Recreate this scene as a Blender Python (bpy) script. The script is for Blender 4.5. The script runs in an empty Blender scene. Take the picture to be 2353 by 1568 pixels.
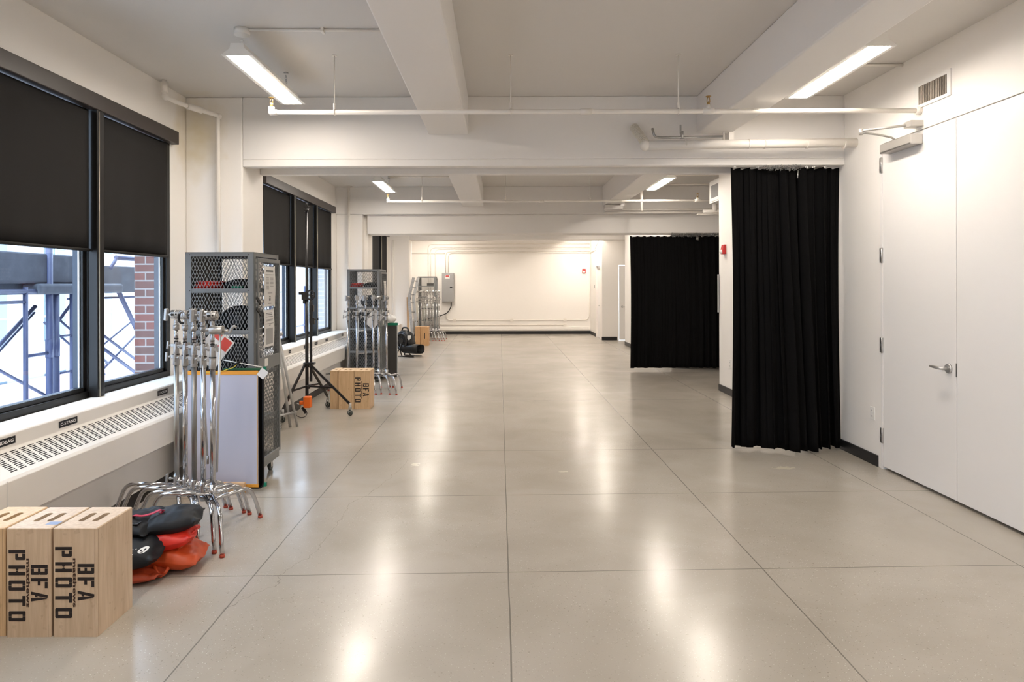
import bpy, math, random
from math import sin, cos, pi, radians
from mathutils import Vector, Matrix
from mathutils.geometry import tessellate_polygon
R = random.Random(7)
C = bpy.context.scene.collection
SC = bpy.context.scene

# ------------------------------------------------------------------ materials
def mat(name, col, rough=0.5, metal=0.0, var=0.04, scale=6.0, bump=0.0, bscale=40.0, spec=0.5, coat=0.0):
    m = bpy.data.materials.new(name); m.use_nodes = True
    nt = m.node_tree; N = nt.nodes; L = nt.links
    b = N['Principled BSDF']
    b.inputs['Roughness'].default_value = rough
    b.inputs['Metallic'].default_value = metal
    b.inputs['Specular IOR Level'].default_value = spec
    b.inputs['Coat Weight'].default_value = coat
    tc = N.new('ShaderNodeTexCoord')
    nz = N.new('ShaderNodeTexNoise'); nz.inputs['Scale'].default_value = scale
    nz.inputs['Detail'].default_value = 4
    L.new(tc.outputs['Object'], nz.inputs['Vector'])
    mx = N.new('ShaderNodeMix'); mx.data_type = 'RGBA'
    c0 = [max(0, c * (1 - var)) for c in col]; c1 = [min(1, c * (1 + var)) for c in col]
    mx.inputs[6].default_value = (*c0, 1); mx.inputs[7].default_value = (*c1, 1)
    L.new(nz.outputs['Fac'], mx.inputs[0]); L.new(mx.outputs[2], b.inputs['Base Color'])
    if bump:
        n2 = N.new('ShaderNodeTexNoise'); n2.inputs['Scale'].default_value = bscale
        L.new(tc.outputs['Object'], n2.inputs['Vector'])
        bp = N.new('ShaderNodeBump'); bp.inputs['Strength'].default_value = bump; bp.inputs['Distance'].default_value = 0.01
        L.new(n2.outputs['Fac'], bp.inputs['Height']); L.new(bp.outputs['Normal'], b.inputs['Normal'])
    return m

def emis(name, col, s):
    m = bpy.data.materials.new(name); m.use_nodes = True
    b = m.node_tree.nodes['Principled BSDF']
    b.inputs['Base Color'].default_value = (.9, .9, .9, 1)
    b.inputs['Emission Color'].default_value = (*col, 1); b.inputs['Emission Strength'].default_value = s
    return m

WALLC = (.86, .83, .79)
M = {}
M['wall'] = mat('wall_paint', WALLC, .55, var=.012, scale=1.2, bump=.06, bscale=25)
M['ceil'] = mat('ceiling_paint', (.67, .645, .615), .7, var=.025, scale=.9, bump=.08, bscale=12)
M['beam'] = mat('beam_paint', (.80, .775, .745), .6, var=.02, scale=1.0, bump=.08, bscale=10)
M['door'] = mat('door_paint', (.82, .80, .78), .35, var=.01, scale=1.0)
M['pipe'] = mat('pipe_paint', (.82, .78, .72), .4, var=.04, scale=8, bump=.1, bscale=30)
M['base'] = mat('black_vinyl', (.012, .012, .013), .4)
M['frame'] = mat('black_window_frame', (.010, .0095, .009), .4, var=.3, spec=.3)
M['frame2'] = mat('grey_outer_frame', (.030, .043, .065), .5, var=.1)
M['blind'] = mat('charcoal_blind_fabric', (.021, .020, .0195), .9, var=.05, scale=3, spec=.2)
M['hem'] = mat('blind_hem', (.020, .019, .018), .6, spec=.2)
M['valance'] = mat('dark_brown_valance', (.036, .028, .025), .42, var=.15, scale=3)
M['chain'] = mat('steel_bead_chain', (.42, .38, .30), .4, .7)
M['rad'] = mat('radiator_enamel', (.78, .75, .70), .42, var=.03, scale=3, bump=.04, bscale=8)
M['radlow'] = mat('grey_lower_panel', (.68, .66, .63), .5, var=.06, scale=3)
M['dark'] = mat('dark_void', (.012, .011, .010), .8)
M['black'] = mat('black_plastic', (.009, .009, .010), .45, var=.1, spec=.35)
M['blackmet'] = mat('black_painted_steel', (.010, .010, .012), .3, var=.1)
M['ply'] = None
M['chrome'] = mat('chrome', (.50, .50, .515), .11, 1.0, var=.03)
M['steel'] = mat('satin_steel', (.42, .42, .41), .28, 1.0, var=.1, scale=20)
M['dull'] = mat('dull_grey_steel', (.25, .245, .235), .38, .9, var=.12, scale=15)
M['cast'] = mat('cast_aluminium', (.43, .425, .415), .36, .85, var=.08, scale=30, bump=.1, bscale=80)
M['galv'] = mat('galvanised_tube', (.55, .56, .56), .38, .75, var=.12, scale=14)
M['redcap'] = mat('orange_red_rubber', (.42, .06, .03), .5)
M['cab'] = mat('grey_locker_enamel', (.165, .175, .18), .42, var=.05, scale=5, bump=.03, bscale=40)
M['mesh'] = mat('grey_expanded_mesh', (.21, .22, .225), .45, .2, var=.08)
M['cabdark'] = mat('dark_locker_panel', (.055, .053, .052), .6, var=.1)
M['white'] = mat('white_plastic', (.80, .79, .76), .4, var=.02)
M['paper'] = mat('paper', (.80, .79, .77), .7, var=.02)
M['ink'] = mat('grey_ink', (.20, .20, .20), .7)
M['inkblk'] = mat('black_ink', (.016, .010, .010), .7, var=.3, scale=60)
M['inkbrn'] = mat('brown_ink', (.045, .018, .010), .7, var=.3, scale=60)
M['brass'] = mat('brass', (.55, .36, .14), .35, .9)
M['orange'] = mat('orange_vinyl', (.50, .065, .012), .48, var=.12, scale=14, bump=.25, bscale=22)
M['orangedk'] = mat('rust_vinyl', (.36, .045, .012), .5, var=.15, scale=14, bump=.25, bscale=22)
M['red'] = mat('red_vinyl', (.62, .022, .010), .45, var=.1, scale=14, bump=.3, bscale=20)
M['bagblk'] = mat('black_cordura', (.008, .010, .013), .55, var=.2, scale=10, bump=.2, bscale=18, spec=.3)
M['pink'] = mat('crimson_webbing', (.42, .012, .045), .6)
M['silk'] = mat('white_silk', (.55, .56, .68), .7, var=.03, scale=2)
M['gold'] = mat('orange_tape', (.85, .38, .04), .5)
M['green'] = mat('green_tape', (.0, .20, .11), .5)
M['yellow'] = mat('yellow_cord', (.75, .60, .05), .5)
M['pine'] = mat('pine_timber', (.62, .40, .22), .55, var=.12, scale=8)
M['curtain'] = mat('black_drape', (.0045, .0043, .0045), .95, spec=.08, var=.1, bump=.05, bscale=60)
M['closer'] = mat('closer_aluminium', (.50, .48, .45), .38, .5)
M['satin'] = mat('satin_nickel', (.55, .54, .53), .32, .85)
M['redal'] = mat('alarm_red', (.45, .012, .012), .35)
M['lens'] = mat('clear_lens', (.75, .75, .72), .1)
M['epanel'] = mat('electrical_panel_grey', (.34, .34, .34), .42, var=.03)
M['hot'] = mat('orange_plastic', (.85, .16, .015), .4)
M['wheel'] = mat('grey_rubber', (.05, .06, .055), .6)
M['alu'] = mat('ladder_aluminium', (.42, .42, .42), .4, .5, var=.45, scale=30)
M['blue'] = mat('blue_scaffold_paint', (.045, .058, .125), .5, var=.25, scale=12)
M['plank'] = mat('weathered_timber', (.068, .078, .098), .8, var=.45, scale=9)
M['facade'] = mat('pale_facade', (.34, .34, .36), .8, var=.03)
M['facwin'] = mat('facade_window_glass', (.10, .15, .19), .2)
M['salmon'] = mat('salmon_render', (.29, .20, .19), .8)
M['diff'] = emis('lit_diffuser', (1.0, .90, .79), 26.0)
M['grey'] = mat('grey_plate', (.35, .35, .35), .5)

# plywood with faint grain
m = mat('birch_plywood', (.55, .40, .26), .5, var=.08, scale=3)
nt = m.node_tree; N = nt.nodes; L = nt.links; b = N['Principled BSDF']
tc = N.new('ShaderNodeTexCoord'); mp = N.new('ShaderNodeMapping'); mp.inputs['Scale'].default_value = (26, 26, 2.2)
nz = N.new('ShaderNodeTexNoise'); nz.inputs['Scale'].default_value = 2.0; nz.inputs['Detail'].default_value = 6
L.new(tc.outputs['Object'], mp.inputs['Vector']); L.new(mp.outputs['Vector'], nz.inputs['Vector'])
n3 = N.new('ShaderNodeTexNoise'); n3.inputs['Scale'].default_value = 22
L.new(tc.outputs['Object'], n3.inputs['Vector'])
cr3 = N.new('ShaderNodeValToRGB'); cr3.color_ramp.elements[0].position = .30; cr3.color_ramp.elements[0].color = (.78, .74, .70, 1)
cr3.color_ramp.elements[1].position = .36; cr3.color_ramp.elements[1].color = (1, 1, 1, 1)
L.new(n3.outputs['Fac'], cr3.inputs[0])
cr = N.new('ShaderNodeValToRGB'); cr.color_ramp.elements[0].position = .3; cr.color_ramp.elements[0].color = (.52, .385, .26, 1)
cr.color_ramp.elements[1].position = .7; cr.color_ramp.elements[1].color = (.66, .52, .38, 1)
L.new(nz.outputs['Fac'], cr.inputs[0])
mx = N.new('ShaderNodeMix'); mx.data_type = 'RGBA'; mx.blend_type = 'MULTIPLY'; mx.inputs[0].default_value = .6
L.new(cr.outputs[0], mx.inputs[6]); L.new(cr3.outputs[0], mx.inputs[7]); L.new(mx.outputs[2], b.inputs['Base Color'])
M['ply'] = m
m2 = m.copy(); m2.name = 'honey_plywood'
for n in m2.node_tree.nodes:
    if n.type == 'VALTORGB' and abs(n.color_ramp.elements[0].color[0] - .52) < .01:
        n.color_ramp.elements[0].color = (.56, .37, .20, 1); n.color_ramp.elements[1].color = (.70, .50, .30, 1)
M['honey'] = m2
m3 = m2.copy(); m3.name = 'amber_plywood'
for n in m3.node_tree.nodes:
    if n.type == 'VALTORGB' and abs(n.color_ramp.elements[0].color[0] - .56) < .01:
        n.color_ramp.elements[0].color = (.50, .27, .11, 1); n.color_ramp.elements[1].color = (.60, .36, .17, 1)
M['amber'] = m3

# glass: fresnel mix of transparent and glossy
m = bpy.data.materials.new('window_glass'); m.use_nodes = True
nt = m.node_tree; N = nt.nodes; L = nt.links; N.clear()
o = N.new('ShaderNodeOutputMaterial'); mxs = N.new('ShaderNodeMixShader'); tr = N.new('ShaderNodeBsdfTransparent'); gl = N.new('ShaderNodeBsdfGlossy')
tr.inputs[0].default_value = (.90, .94, .98, 1); gl.inputs['Roughness'].default_value = .02
lw = N.new('ShaderNodeLayerWeight'); lw.inputs[0].default_value = .5
pw = N.new('ShaderNodeMath'); pw.operation = 'POWER'; pw.inputs[1].default_value = 4; L.new(lw.outputs['Facing'], pw.inputs[0])
ma = N.new('ShaderNodeMath'); ma.operation = 'MULTIPLY_ADD'; ma.inputs[1].default_value = .45; ma.inputs[2].default_value = .03; L.new(pw.outputs[0], ma.inputs[0])
L.new(ma.outputs[0], mxs.inputs[0]); L.new(tr.outputs[0], mxs.inputs[1]); L.new(gl.outputs[0], mxs.inputs[2]); L.new(mxs.outputs[0], o.inputs[0])
M['glass'] = m

# brick
def brickmat(name, c1, c2, mo):
    m = bpy.data.materials.new(name); m.use_nodes = True
    nt = m.node_tree; N = nt.nodes; L = nt.links; b = N['Principled BSDF']; b.inputs['Roughness'].default_value = .8
    tc = N.new('ShaderNodeTexCoord'); sp = N.new('ShaderNodeSeparateXYZ'); cb = N.new('ShaderNodeCombineXYZ')
    L.new(tc.outputs['Object'], sp.inputs[0])
    ad = N.new('ShaderNodeMath'); ad.operation = 'ADD'
    L.new(sp.outputs[0], ad.inputs[0]); L.new(sp.outputs[1], ad.inputs[1])
    a2 = N.new('ShaderNodeMath'); a2.operation = 'ADD'; a2.inputs[1].default_value = .0325; L.new(ad.outputs[0], a2.inputs[0])
    L.new(a2.outputs[0], cb.inputs[0]); L.new(sp.outputs[2], cb.inputs[1])
    br = N.new('ShaderNodeTexBrick'); L.new(cb.outputs[0], br.inputs['Vector'])
    br.inputs['Color1'].default_value = (*c1, 1); br.inputs['Color2'].default_value = (*c2, 1); br.inputs['Mortar'].default_value = (*mo, 1)
    br.inputs['Scale'].default_value = 1; br.inputs['Brick Width'].default_value = .21; br.inputs['Row Height'].default_value = .078
    br.inputs['Mortar Size'].default_value = .007
    L.new(br.outputs[0], b.inputs['Base Color'])
    return m
M['brick'] = brickmat('red_brick', (.15, .045, .035), (.09, .042, .036), (.24, .225, .215))
M['brickw'] = brickmat('whitened_brick', (.42, .42, .48), (.36, .36, .42), (.62, .62, .66))

# polished concrete floor
def floormat():
    m = bpy.data.materials.new('polished_concrete'); m.use_nodes = True
    nt = m.node_tree; N = nt.nodes; L = nt.links; b = N['Principled BSDF']
    tc = N.new('ShaderNodeTexCoord'); P = tc.outputs['Object']
    def math_(op, a, bb=None, clamp=False):
        n = N.new('ShaderNodeMath'); n.operation = op; n.use_clamp = clamp
        for i, v in enumerate((a, bb)):
            if v is None: continue
            if isinstance(v, (int, float)): n.inputs[i].default_value = v
            else: L.new(v, n.inputs[i])
        return n.outputs[0]
    def noise(s, d=4, dist=0.0, vec=P):
        n = N.new('ShaderNodeTexNoise'); n.inputs['Scale'].default_value = s; n.inputs['Detail'].default_value = d
        n.inputs['Distortion'].default_value = dist; L.new(vec, n.inputs['Vector']); return n.outputs['Fac']
    def ramp(f, p0, c0, p1, c1):
        n = N.new('ShaderNodeValToRGB'); e = n.color_ramp.elements
        e[0].position = p0; e[0].color = (*c0, 1); e[1].position = p1; e[1].color = (*c1, 1); L.new(f, n.inputs[0]); return n.outputs[0]
    def mix(f, a, bb, blend='MIX'):
        n = N.new('ShaderNodeMix'); n.data_type = 'RGBA'; n.blend_type = blend
        if isinstance(f, float): n.inputs[0].default_value = f
        else: L.new(f, n.inputs[0])
        for i, v in ((6, a), (7, bb)):
            if isinstance(v, tuple): n.inputs[i].default_value = (*v, 1)
            else: L.new(v, n.inputs[i])
        return n.outputs[2]
    base = ramp(noise(.55, 6, .6), .32, (.365, .33, .285), .68, (.445, .41, .365))
    blot = ramp(noise(1.6, 5, .8), .35, (.90, .89, .87), .62, (1.0, 1.0, 1.0))
    base = mix(.8, base, blot, 'MULTIPLY')
    # aggregate: light and dark flecks
    def flecks(sc, thr, col, amount, base, gate=None):
        v = N.new('ShaderNodeTexVoronoi'); v.inputs['Scale'].default_value = sc; L.new(P, v.inputs['Vector'])
        w = N.new('ShaderNodeTexWhiteNoise'); L.new(v.outputs['Position'], w.inputs['Vector'])
        a = math_('LESS_THAN', v.outputs['Distance'], .26)
        c = math_('LESS_THAN', w.outputs['Value'], thr)
        f = math_('MULTIPLY', math_('MULTIPLY', a, c), amount)
        if gate is not None: f = math_('MULTIPLY', f, gate)
        return mix(f, base, col)
    gate = ramp(noise(.8, 3), .35, (.15, .15, .15), .65, (1, 1, 1))
    base = flecks(110, .16, (.62, .58, .52), .75, base, gate)
    base = flecks(150, .12, (.10, .09, .08), .6, base, gate)
    base = flecks(60, .05, (.20, .17, .14), .6, base, gate)
    # saw-cut joints
    sp = N.new('ShaderNodeSeparateXYZ'); L.new(P, sp.inputs[0]); X, Y = sp.outputs[0], sp.outputs[1]
    wob = math_('MULTIPLY', math_('SUBTRACT', noise(1.7, 3), .5), .012)
    Xw = math_('ADD', X, wob)
    lines = None
    for x0 in (-1.385, .045, 1.50, 3.0):
        d = math_('LESS_THAN', math_('ABSOLUTE', math_('SUBTRACT', Xw, x0)), .0036)
        lines = d if lines is None else math_('MAXIMUM', lines, d)
    Ys = math_('ADD', math_('ADD', Y, math_('MULTIPLY', X, -.026)), wob)
    for y0 in (1.05, 2.45, 3.87, 5.29, 6.71, 9.6, 12.6, 15.6, 18.7):
        d = math_('LESS_THAN', math_('ABSOLUTE', math_('SUBTRACT', Ys, y0)), .0036)
        lines = math_('MAXIMUM', lines, d)
    # a wandering hairline crack
    wob2 = math_('ADD', math_('MULTIPLY', math_('SUBTRACT', noise(1.1, 2), .5), .5), math_('MULTIPLY', math_('SUBTRACT', noise(9, 4), .5), .10))
    cx = math_('ADD', math_('ADD', X, wob2), math_('MULTIPLY', Y, -.16))
    cr = math_('LESS_THAN', math_('ABSOLUTE', math_('SUBTRACT', cx, -1.86)), .0016)
    gy = math_('MULTIPLY', math_('GREATER_THAN', Y, 3.4), math_('LESS_THAN', Y, 6.8))
    cr = math_('MULTIPLY', math_('MULTIPLY', cr, gy), .5)
    base = mix(math_('MULTIPLY', lines, .72), base, (.10, .09, .08))
    base = mix(cr, base, (.14, .12, .10))
    # patched chips
    for (px, py, sx, sy) in ((2.52, 6.05, .12, .06), (-.77, 6.2, .06, .07), (.55, 5.95, .05, .02)):
        dx = math_('DIVIDE', math_('SUBTRACT', X, px), sx); dy = math_('DIVIDE', math_('SUBTRACT', Y, py), sy)
        r = math_('ADD', math_('MULTIPLY', dx, dx), math_('MULTIPLY', dy, dy))
        r = math_('ADD', r, math_('MULTIPLY', math_('SUBTRACT', noise(25, 3), .5), 2.6))
        base = mix(math_('MULTIPLY', math_('LESS_THAN', r, .55), .55), base, (.68, .60, .48))
    L.new(base, b.inputs['Base Color'])
    rg = ramp(noise(1.5, 3, .5), .3, (.20, .20, .20), .7, (.26, .26, .26))
    L.new(rg, b.inputs['Roughness'])
    b.inputs['Specular IOR Level'].default_value = .62
    return m
M['floor'] = floormat()

# plaster with the yellowish leak stain in the corner
def stainmat(name, basec):
    m = mat(name, basec, .6, var=.015, scale=1.2, bump=.07, bscale=18)
    nt = m.node_tree; N = nt.nodes; L = nt.links; b = N['Principled BSDF']
    src = b.inputs['Base Color'].links[0].from_socket
    ge = N.new('ShaderNodeTexCoord')
    sp = N.new('ShaderNodeVectorMath'); sp.operation = 'SUBTRACT'; L.new(ge.outputs['Object'], sp.inputs[0]); sp.inputs[1].default_value = (-2.92, 6.62, 3.12)
    sc = N.new('ShaderNodeVectorMath'); sc.operation = 'MULTIPLY'; L.new(sp.outputs[0], sc.inputs[0]); sc.inputs[1].default_value = (3.6, 3.2, 1.9)
    ln = N.new('ShaderNodeVectorMath'); ln.operation = 'LENGTH'; L.new(sc.outputs[0], ln.inputs[0])
    nz = N.new('ShaderNodeTexNoise'); nz.inputs['Scale'].default_value = 5; L.new(ge.outputs['Object'], nz.inputs[0])
    ad = N.new('ShaderNodeMath'); ad.operation = 'ADD'; L.new(ln.outputs['Value'], ad.inputs[0]); L.new(nz.outputs['Fac'], ad.inputs[1])
    cr = N.new('ShaderNodeValToRGB'); e = cr.color_ramp.elements; e[0].position = .45; e[0].color = (.75, .75, .75, 1); e[1].position = 1.35 if False else 1.0; e[1].color = (0, 0, 0, 1)
    dv = N.new('ShaderNodeMath'); dv.operation = 'DIVIDE'; dv.inputs[1].default_value = 1.45; L.new(ad.outputs[0], dv.inputs[0]); L.new(dv.outputs[0], cr.inputs[0])
    mx = N.new('ShaderNodeMix'); mx.data_type = 'RGBA'; L.new(cr.outputs[0], mx.inputs[0]); L.new(src, mx.inputs[6]); mx.inputs[7].default_value = (.66, .55, .33, 1)
    L.new(mx.outputs[2], b.inputs['Base Color'])
    return m
M['stain'] = stainmat('stained_plaster', WALLC)
M['beamstain'] = stainmat('stained_beam_paint', (.80, .775, .745))
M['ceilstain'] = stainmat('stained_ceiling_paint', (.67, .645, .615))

# ------------------------------------------------------------------ mesh helpers
def basis(d):
    d = Vector(d).normalized()
    a = Vector((0, 0, 1)) if abs(d.z) < .9 else Vector((1, 0, 0))
    u = d.cross(a).normalized(); v = d.cross(u).normalized()
    return u, v
class MB:
    def __init__(s): s.v = []; s.f = []; s.sm = []
    def add(s, vs, fs, smooth=False, mx=None):
        n = len(s.v)
        s.v += [tuple(mx @ Vector(p)) if mx else tuple(p) for p in vs]
        for f in fs: s.f.append(tuple(i + n for i in f)); s.sm.append(smooth)
        return s
    def box(s, x0, x1, y0, y1, z0, z1, mx=None):
        x0, x1 = min(x0, x1), max(x0, x1); y0, y1 = min(y0, y1), max(y0, y1); z0, z1 = min(z0, z1), max(z0, z1)
        vs = [(x, y, z) for z in (z0, z1) for y in (y0, y1) for x in (x0, x1)]
        return s.add(vs, [(0, 2, 3, 1), (4, 5, 7, 6), (0, 1, 5, 4), (1, 3, 7, 5), (3, 2, 6, 7), (2, 0, 4, 6)], False, mx)
    def bar(s, p0, p1, w, h, up=(0, 0, 1)):
        p0 = Vector(p0); p1 = Vector(p1); d = (p1 - p0).normalized(); a = Vector(up)
        if abs(d.dot(a)) > .98: a = Vector((0, 1, 0))
        u = d.cross(a).normalized() * (w / 2); v = d.cross(u).normalized() * (h / 2)
        vs = [p + q for p in (p0, p1) for q in (-u - v, u - v, u + v, -u + v)]
        return s.add(vs, [(3, 2, 1, 0), (4, 5, 6, 7), (0, 1, 5, 4), (1, 2, 6, 5), (2, 3, 7, 6), (3, 0, 4, 7)])
    def cyl(s, p0, p1, r, n=14, r1=None, caps=True):
        return s.tube([p0, p1], [r, r if r1 is None else r1], n, caps)
    def tube(s, pts, r, n=10, caps=True):
        pts = [Vector(p) for p in pts]
        if not isinstance(r, (list, tuple)): r = [r] * len(pts)
        vs = []; u = None
        for i, p in enumerate(pts):
            d = (pts[min(i + 1, len(pts) - 1)] - pts[max(i - 1, 0)]).normalized()
            if u is None: u, v = basis(d)
            else:
                u = (u - d * u.dot(d)).normalized(); v = d.cross(u)
            for k in range(n):
                a = 2 * pi * k / n; vs.append(p + (u * cos(a) + v * sin(a)) * r[i])
        fs = [(i * n + k, i * n + (k + 1) % n, (i + 1) * n + (k + 1) % n, (i + 1) * n + k) for i in range(len(pts) - 1) for k in range(n)]
        s.add(vs, fs, True)
        if caps:
            m0 = len(s.v) - len(vs)
            s.f.append(tuple(m0 + k for k in range(n))[::-1]); s.sm.append(False)
            s.f.append(tuple(m0 + (len(pts) - 1) * n + k for k in range(n))); s.sm.append(False)
        return s
    def prism(s, poly, a0, a1, axis='y'):
        # poly: 2-D points; axis y -> (x,z), x -> (y,z), z -> (x,y)
        f = {'y': lambda p, t: (p[0], t, p[1]), 'x': lambda p, t: (t, p[0], p[1]), 'z': lambda p, t: (p[0], p[1], t)}[axis]
        n = len(poly); vs = [f(p, a0) for p in poly] + [f(p, a1) for p in poly]
        fs = [(i, (i + 1) % n, n + (i + 1) % n, n + i) for i in range(n)] + [tuple(range(n))[::-1], tuple(range(n, 2 * n))]
        return s.add(vs, fs)
    def torus(s, c, axis, R0, r, n=16, k=6):
        u, v = basis(axis); c = Vector(c); a = Vector(axis).normalized(); vs = []
        for i in range(n):
            t = 2 * pi * i / n; e = u * cos(t) + v * sin(t)
            for j in range(k):
                q = 2 * pi * j / k; vs.append(c + e * (R0 + r * cos(q)) + a * r * sin(q))
        fs = [(i * k + j, ((i + 1) % n) * k + j, ((i + 1) % n) * k + (j + 1) % k, i * k + (j + 1) % k) for i in range(n) for j in range(k)]
        return s.add(vs, fs, True)
    def ball(s, c, rx, ry=None, rz=None, n=14, k=8):
        ry = ry or rx; rz = rz or rx; vs = []
        for i in range(k + 1):
            t = pi * i / k
            for j in range(n):
                a = 2 * pi * j / n; vs.append((c[0] + rx * sin(t) * cos(a), c[1] + ry * sin(t) * sin(a), c[2] + rz * cos(t)))
        fs = [(i * n + j, (i + 1) * n + j, (i + 1) * n + (j + 1) % n, i * n + (j + 1) % n) for i in range(k) for j in range(n)]
        return s.add(vs, fs, True)
    def build(s, name, m, parent=None, bevel=0, label=None):
        me = bpy.data.meshes.new(name)
        if parent is not None:
            off = Vector(parent.location); q = parent.parent
            while q is not None: off += q.location; q = q.parent
        elif s.v:
            xs, ys, zs = zip(*s.v); off = Vector(((min(xs) + max(xs)) / 2, (min(ys) + max(ys)) / 2, min(zs)))
            if name.split('_')[0] in ('wall', 'floor', 'ceiling', 'trim'): off = Vector((0, 0, 0))
        me.from_pydata([Vector(p) - off for p in s.v], [], s.f)
        for p, q in zip(me.polygons, s.sm): p.use_smooth = q
        me.update()
        import bmesh
        bm = bmesh.new(); bm.from_mesh(me); bmesh.ops.recalc_face_normals(bm, faces=bm.faces); bm.to_mesh(me); bm.free()
        me.materials.append(m)
        o = bpy.data.objects.new(name, me); C.objects.link(o)
        if parent is not None: o.parent = parent
        else: o.location = off
        if bevel:
            bv = o.modifiers.new('bevel', 'BEVEL'); bv.width = bevel; bv.segments = 2; bv.limit_method = 'ANGLE'; bv.angle_limit = radians(40)
        if label: o['label'] = label
        return o

def fil(pts, rad=.05, n=5):
    """polyline with rounded corners"""
    pts = [Vector(p) for p in pts]; out = [pts[0]]
    for i in range(1, len(pts) - 1):
        a, b, c = pts[i - 1], pts[i], pts[i + 1]
        r = min(rad, (b - a).length * .45, (c - b).length * .45)
        p = b + (a - b).normalized() * r; q = b + (c - b).normalized() * r
        for k in range(n + 1):
            t = k / n; out.append(p * (1 - t) ** 2 + b * 2 * t * (1 - t) + q * t * t)
    out.append(pts[-1]); return out

def tag(o, label, cat, group=None, kind=None):
    o['label'] = label; o['category'] = cat
    if group: o['group'] = group
    if kind: o['kind'] = kind
    return o
def thing(name, label, cat, loc=(0, 0, 0), group=None, kind=None):
    o = bpy.data.objects.new(name, None); C.objects.link(o); o.location = loc; o.empty_display_size = .05
    return tag(o, label, cat, group, kind)
def struct(o, label=None):
    o['kind'] = 'structure'
    if label: o['label'] = label
    return o
def sroot(name, loc):
    o = bpy.data.objects.new(name, None); C.objects.link(o); o.location = loc; o['kind'] = 'structure'; return o
KIDS = {}
def kids(o): return [c for c in bpy.data.objects if c.parent == o]
def dup(root, loc, label, group=None, rz=None, skip=()):
    r = root.copy(); C.objects.link(r); r.location = loc; r['label'] = label
    if group: r['group'] = group
    if rz is not None: r.rotation_euler.z = rz
    for ch in kids(root):
        if ch.name.split('.')[0] in skip: continue
        c = ch.copy(); C.objects.link(c); c.parent = r
        for g in kids(ch):
            d = g.copy(); C.objects.link(d); d.parent = c
    return r
def text(s, size, ext=0.0):
    cu = bpy.data.curves.new('t', 'FONT'); cu.body = s; cu.size = size; cu.offset = ext; cu.resolution_u = 3
    o = bpy.data.objects.new('t', cu); C.objects.link(o)
    bpy.context.view_layer.update()
    me = bpy.data.meshes.new_from_object(o.evaluated_get(bpy.context.evaluated_depsgraph_get()))
    vs = [tuple(v.co) for v in me.vertices]; fs = [tuple(p.vertices) for p in me.polygons]
    bpy.data.objects.remove(o); bpy.data.curves.remove(cu); bpy.data.meshes.remove(me)
    xs = [v[0] for v in vs]; ys = [v[1] for v in vs]; x0, y0 = min(xs), min(ys); w, h = max(xs) - x0, max(ys) - y0
    return [((v[0] - x0) / w, (v[1] - y0) / h) for v in vs], fs, w / h

# ------------------------------------------------------------------ dimensions
XL, XR, ZC = -3.06, 3.37, 3.47
Y0, YB = -4.6, 22.6
BAY = [(-3.4, .25), (2.70, 6.35), (8.80, 12.45), (14.9, 18.55)]
PIL = [(.56, 1.14, -2.50), (6.66, 7.24, -2.504), (12.80, 13.0, -2.57), (18.86, 19.44, -2.50)]

# floor / ceiling
struct(MB().box(-3.45, 4.9, Y0 - .2, YB + .2, -.15, 0).build('floor', M['floor']), 'polished beige concrete floor with saw-cut joints')
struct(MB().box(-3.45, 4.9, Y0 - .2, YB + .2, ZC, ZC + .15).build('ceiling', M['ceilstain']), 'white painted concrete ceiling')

# left wall
w = MB()
w.box(-3.2, XL, Y0, YB, 3.07, ZC)                         # above the windows
w.box(-3.2, XL, Y0, YB, 0, .795)                          # window breast
w.box(XL, -2.72, Y0, YB, 0, .56)
ys = [Y0] + [t for bb in BAY for t in bb] + [YB]
for i in range(0, len(ys), 2): w.box(-3.2, XL, ys[i], ys[i + 1], .795, 3.07)
struct(w.build('wall_left', M['stain']), 'white plaster window wall')
pn = 1
for (a, bb, px) in PIL:
    w = MB().box(XL, px, a, bb, 0, ZC)
    if a > 12 and a < 13: w.box(XL, -2.50, 13.0, 13.42, 0, ZC)
    struct(w.build('trim_%d' % pn, M['stain'], bevel=.012), 'white plaster pilaster between the windows'); pn += 1
# brick outside between windows
for i, (a, bb) in enumerate(((.25, 2.70), (6.47, 8.8), (12.58, 14.9))):
    struct(MB().box(-3.46, -3.205, a, bb, -3, 5).build('brick_pier', M['brick'] if i < 2 else M['brickw']), ['brick pier outside between the near windows', 'red brick pier seen through the near right-hand pane', 'pale brick pier seen through the second window'][i])

# right wall and doors
w = MB()
w.box(XR, XR + .2, Y0, 4.05, 0, ZC); w.box(XR, XR + .2, 4.05, 6.03, 2.862, ZC); w.box(XR, XR + .2, 6.03, 10.48, 0, ZC)
w.box(XR + .2, 4.9, 10.28, 10.48, 0, ZC); w.box(4.7, 4.9, 10.48, 13.42, 0, ZC)
w.box(XR, 4.9, 13.42, 13.6, 0, ZC); w.box(XR, XR + .2, 13.6, 18.36, 0, ZC); w.box(XR + .2, 4.9, 18.2, 18.36, 0, ZC)
w.box(4.7, 4.9, 18.36, 20.0, 0, ZC)
struct(w.build('wall_right', M['wall']), 'white wall on the right')
w = MB(); w.box(3.0, 3.49, 20.0, 20.15, 0, ZC); w.box(3.49, 4.38, 20.0, 20.15, 2.2, ZC); w.box(4.38, 4.9, 20.0, 20.15, 0, ZC)
w.box(3.0, 3.15, 20.15, 20.38, 0, ZC); w.box(3.0, 3.15, 20.38, 21.25, 2.2, ZC); w.box(3.0, 3.15, 21.25, YB, 0, ZC)
struct(w.build('wall_recess', M['wall']), 'white wall stepping out in the far right corner')
struct(MB().box(-3.2, 4.9, YB, YB + .2, 0, ZC).build('wall_back', M['wall']), 'white far end wall')
struct(MB().box(-3.2, 4.9, Y0 - .2, Y0, 0, ZC).build('wall_front', M['wall']), 'white wall behind the viewpoint')

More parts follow.
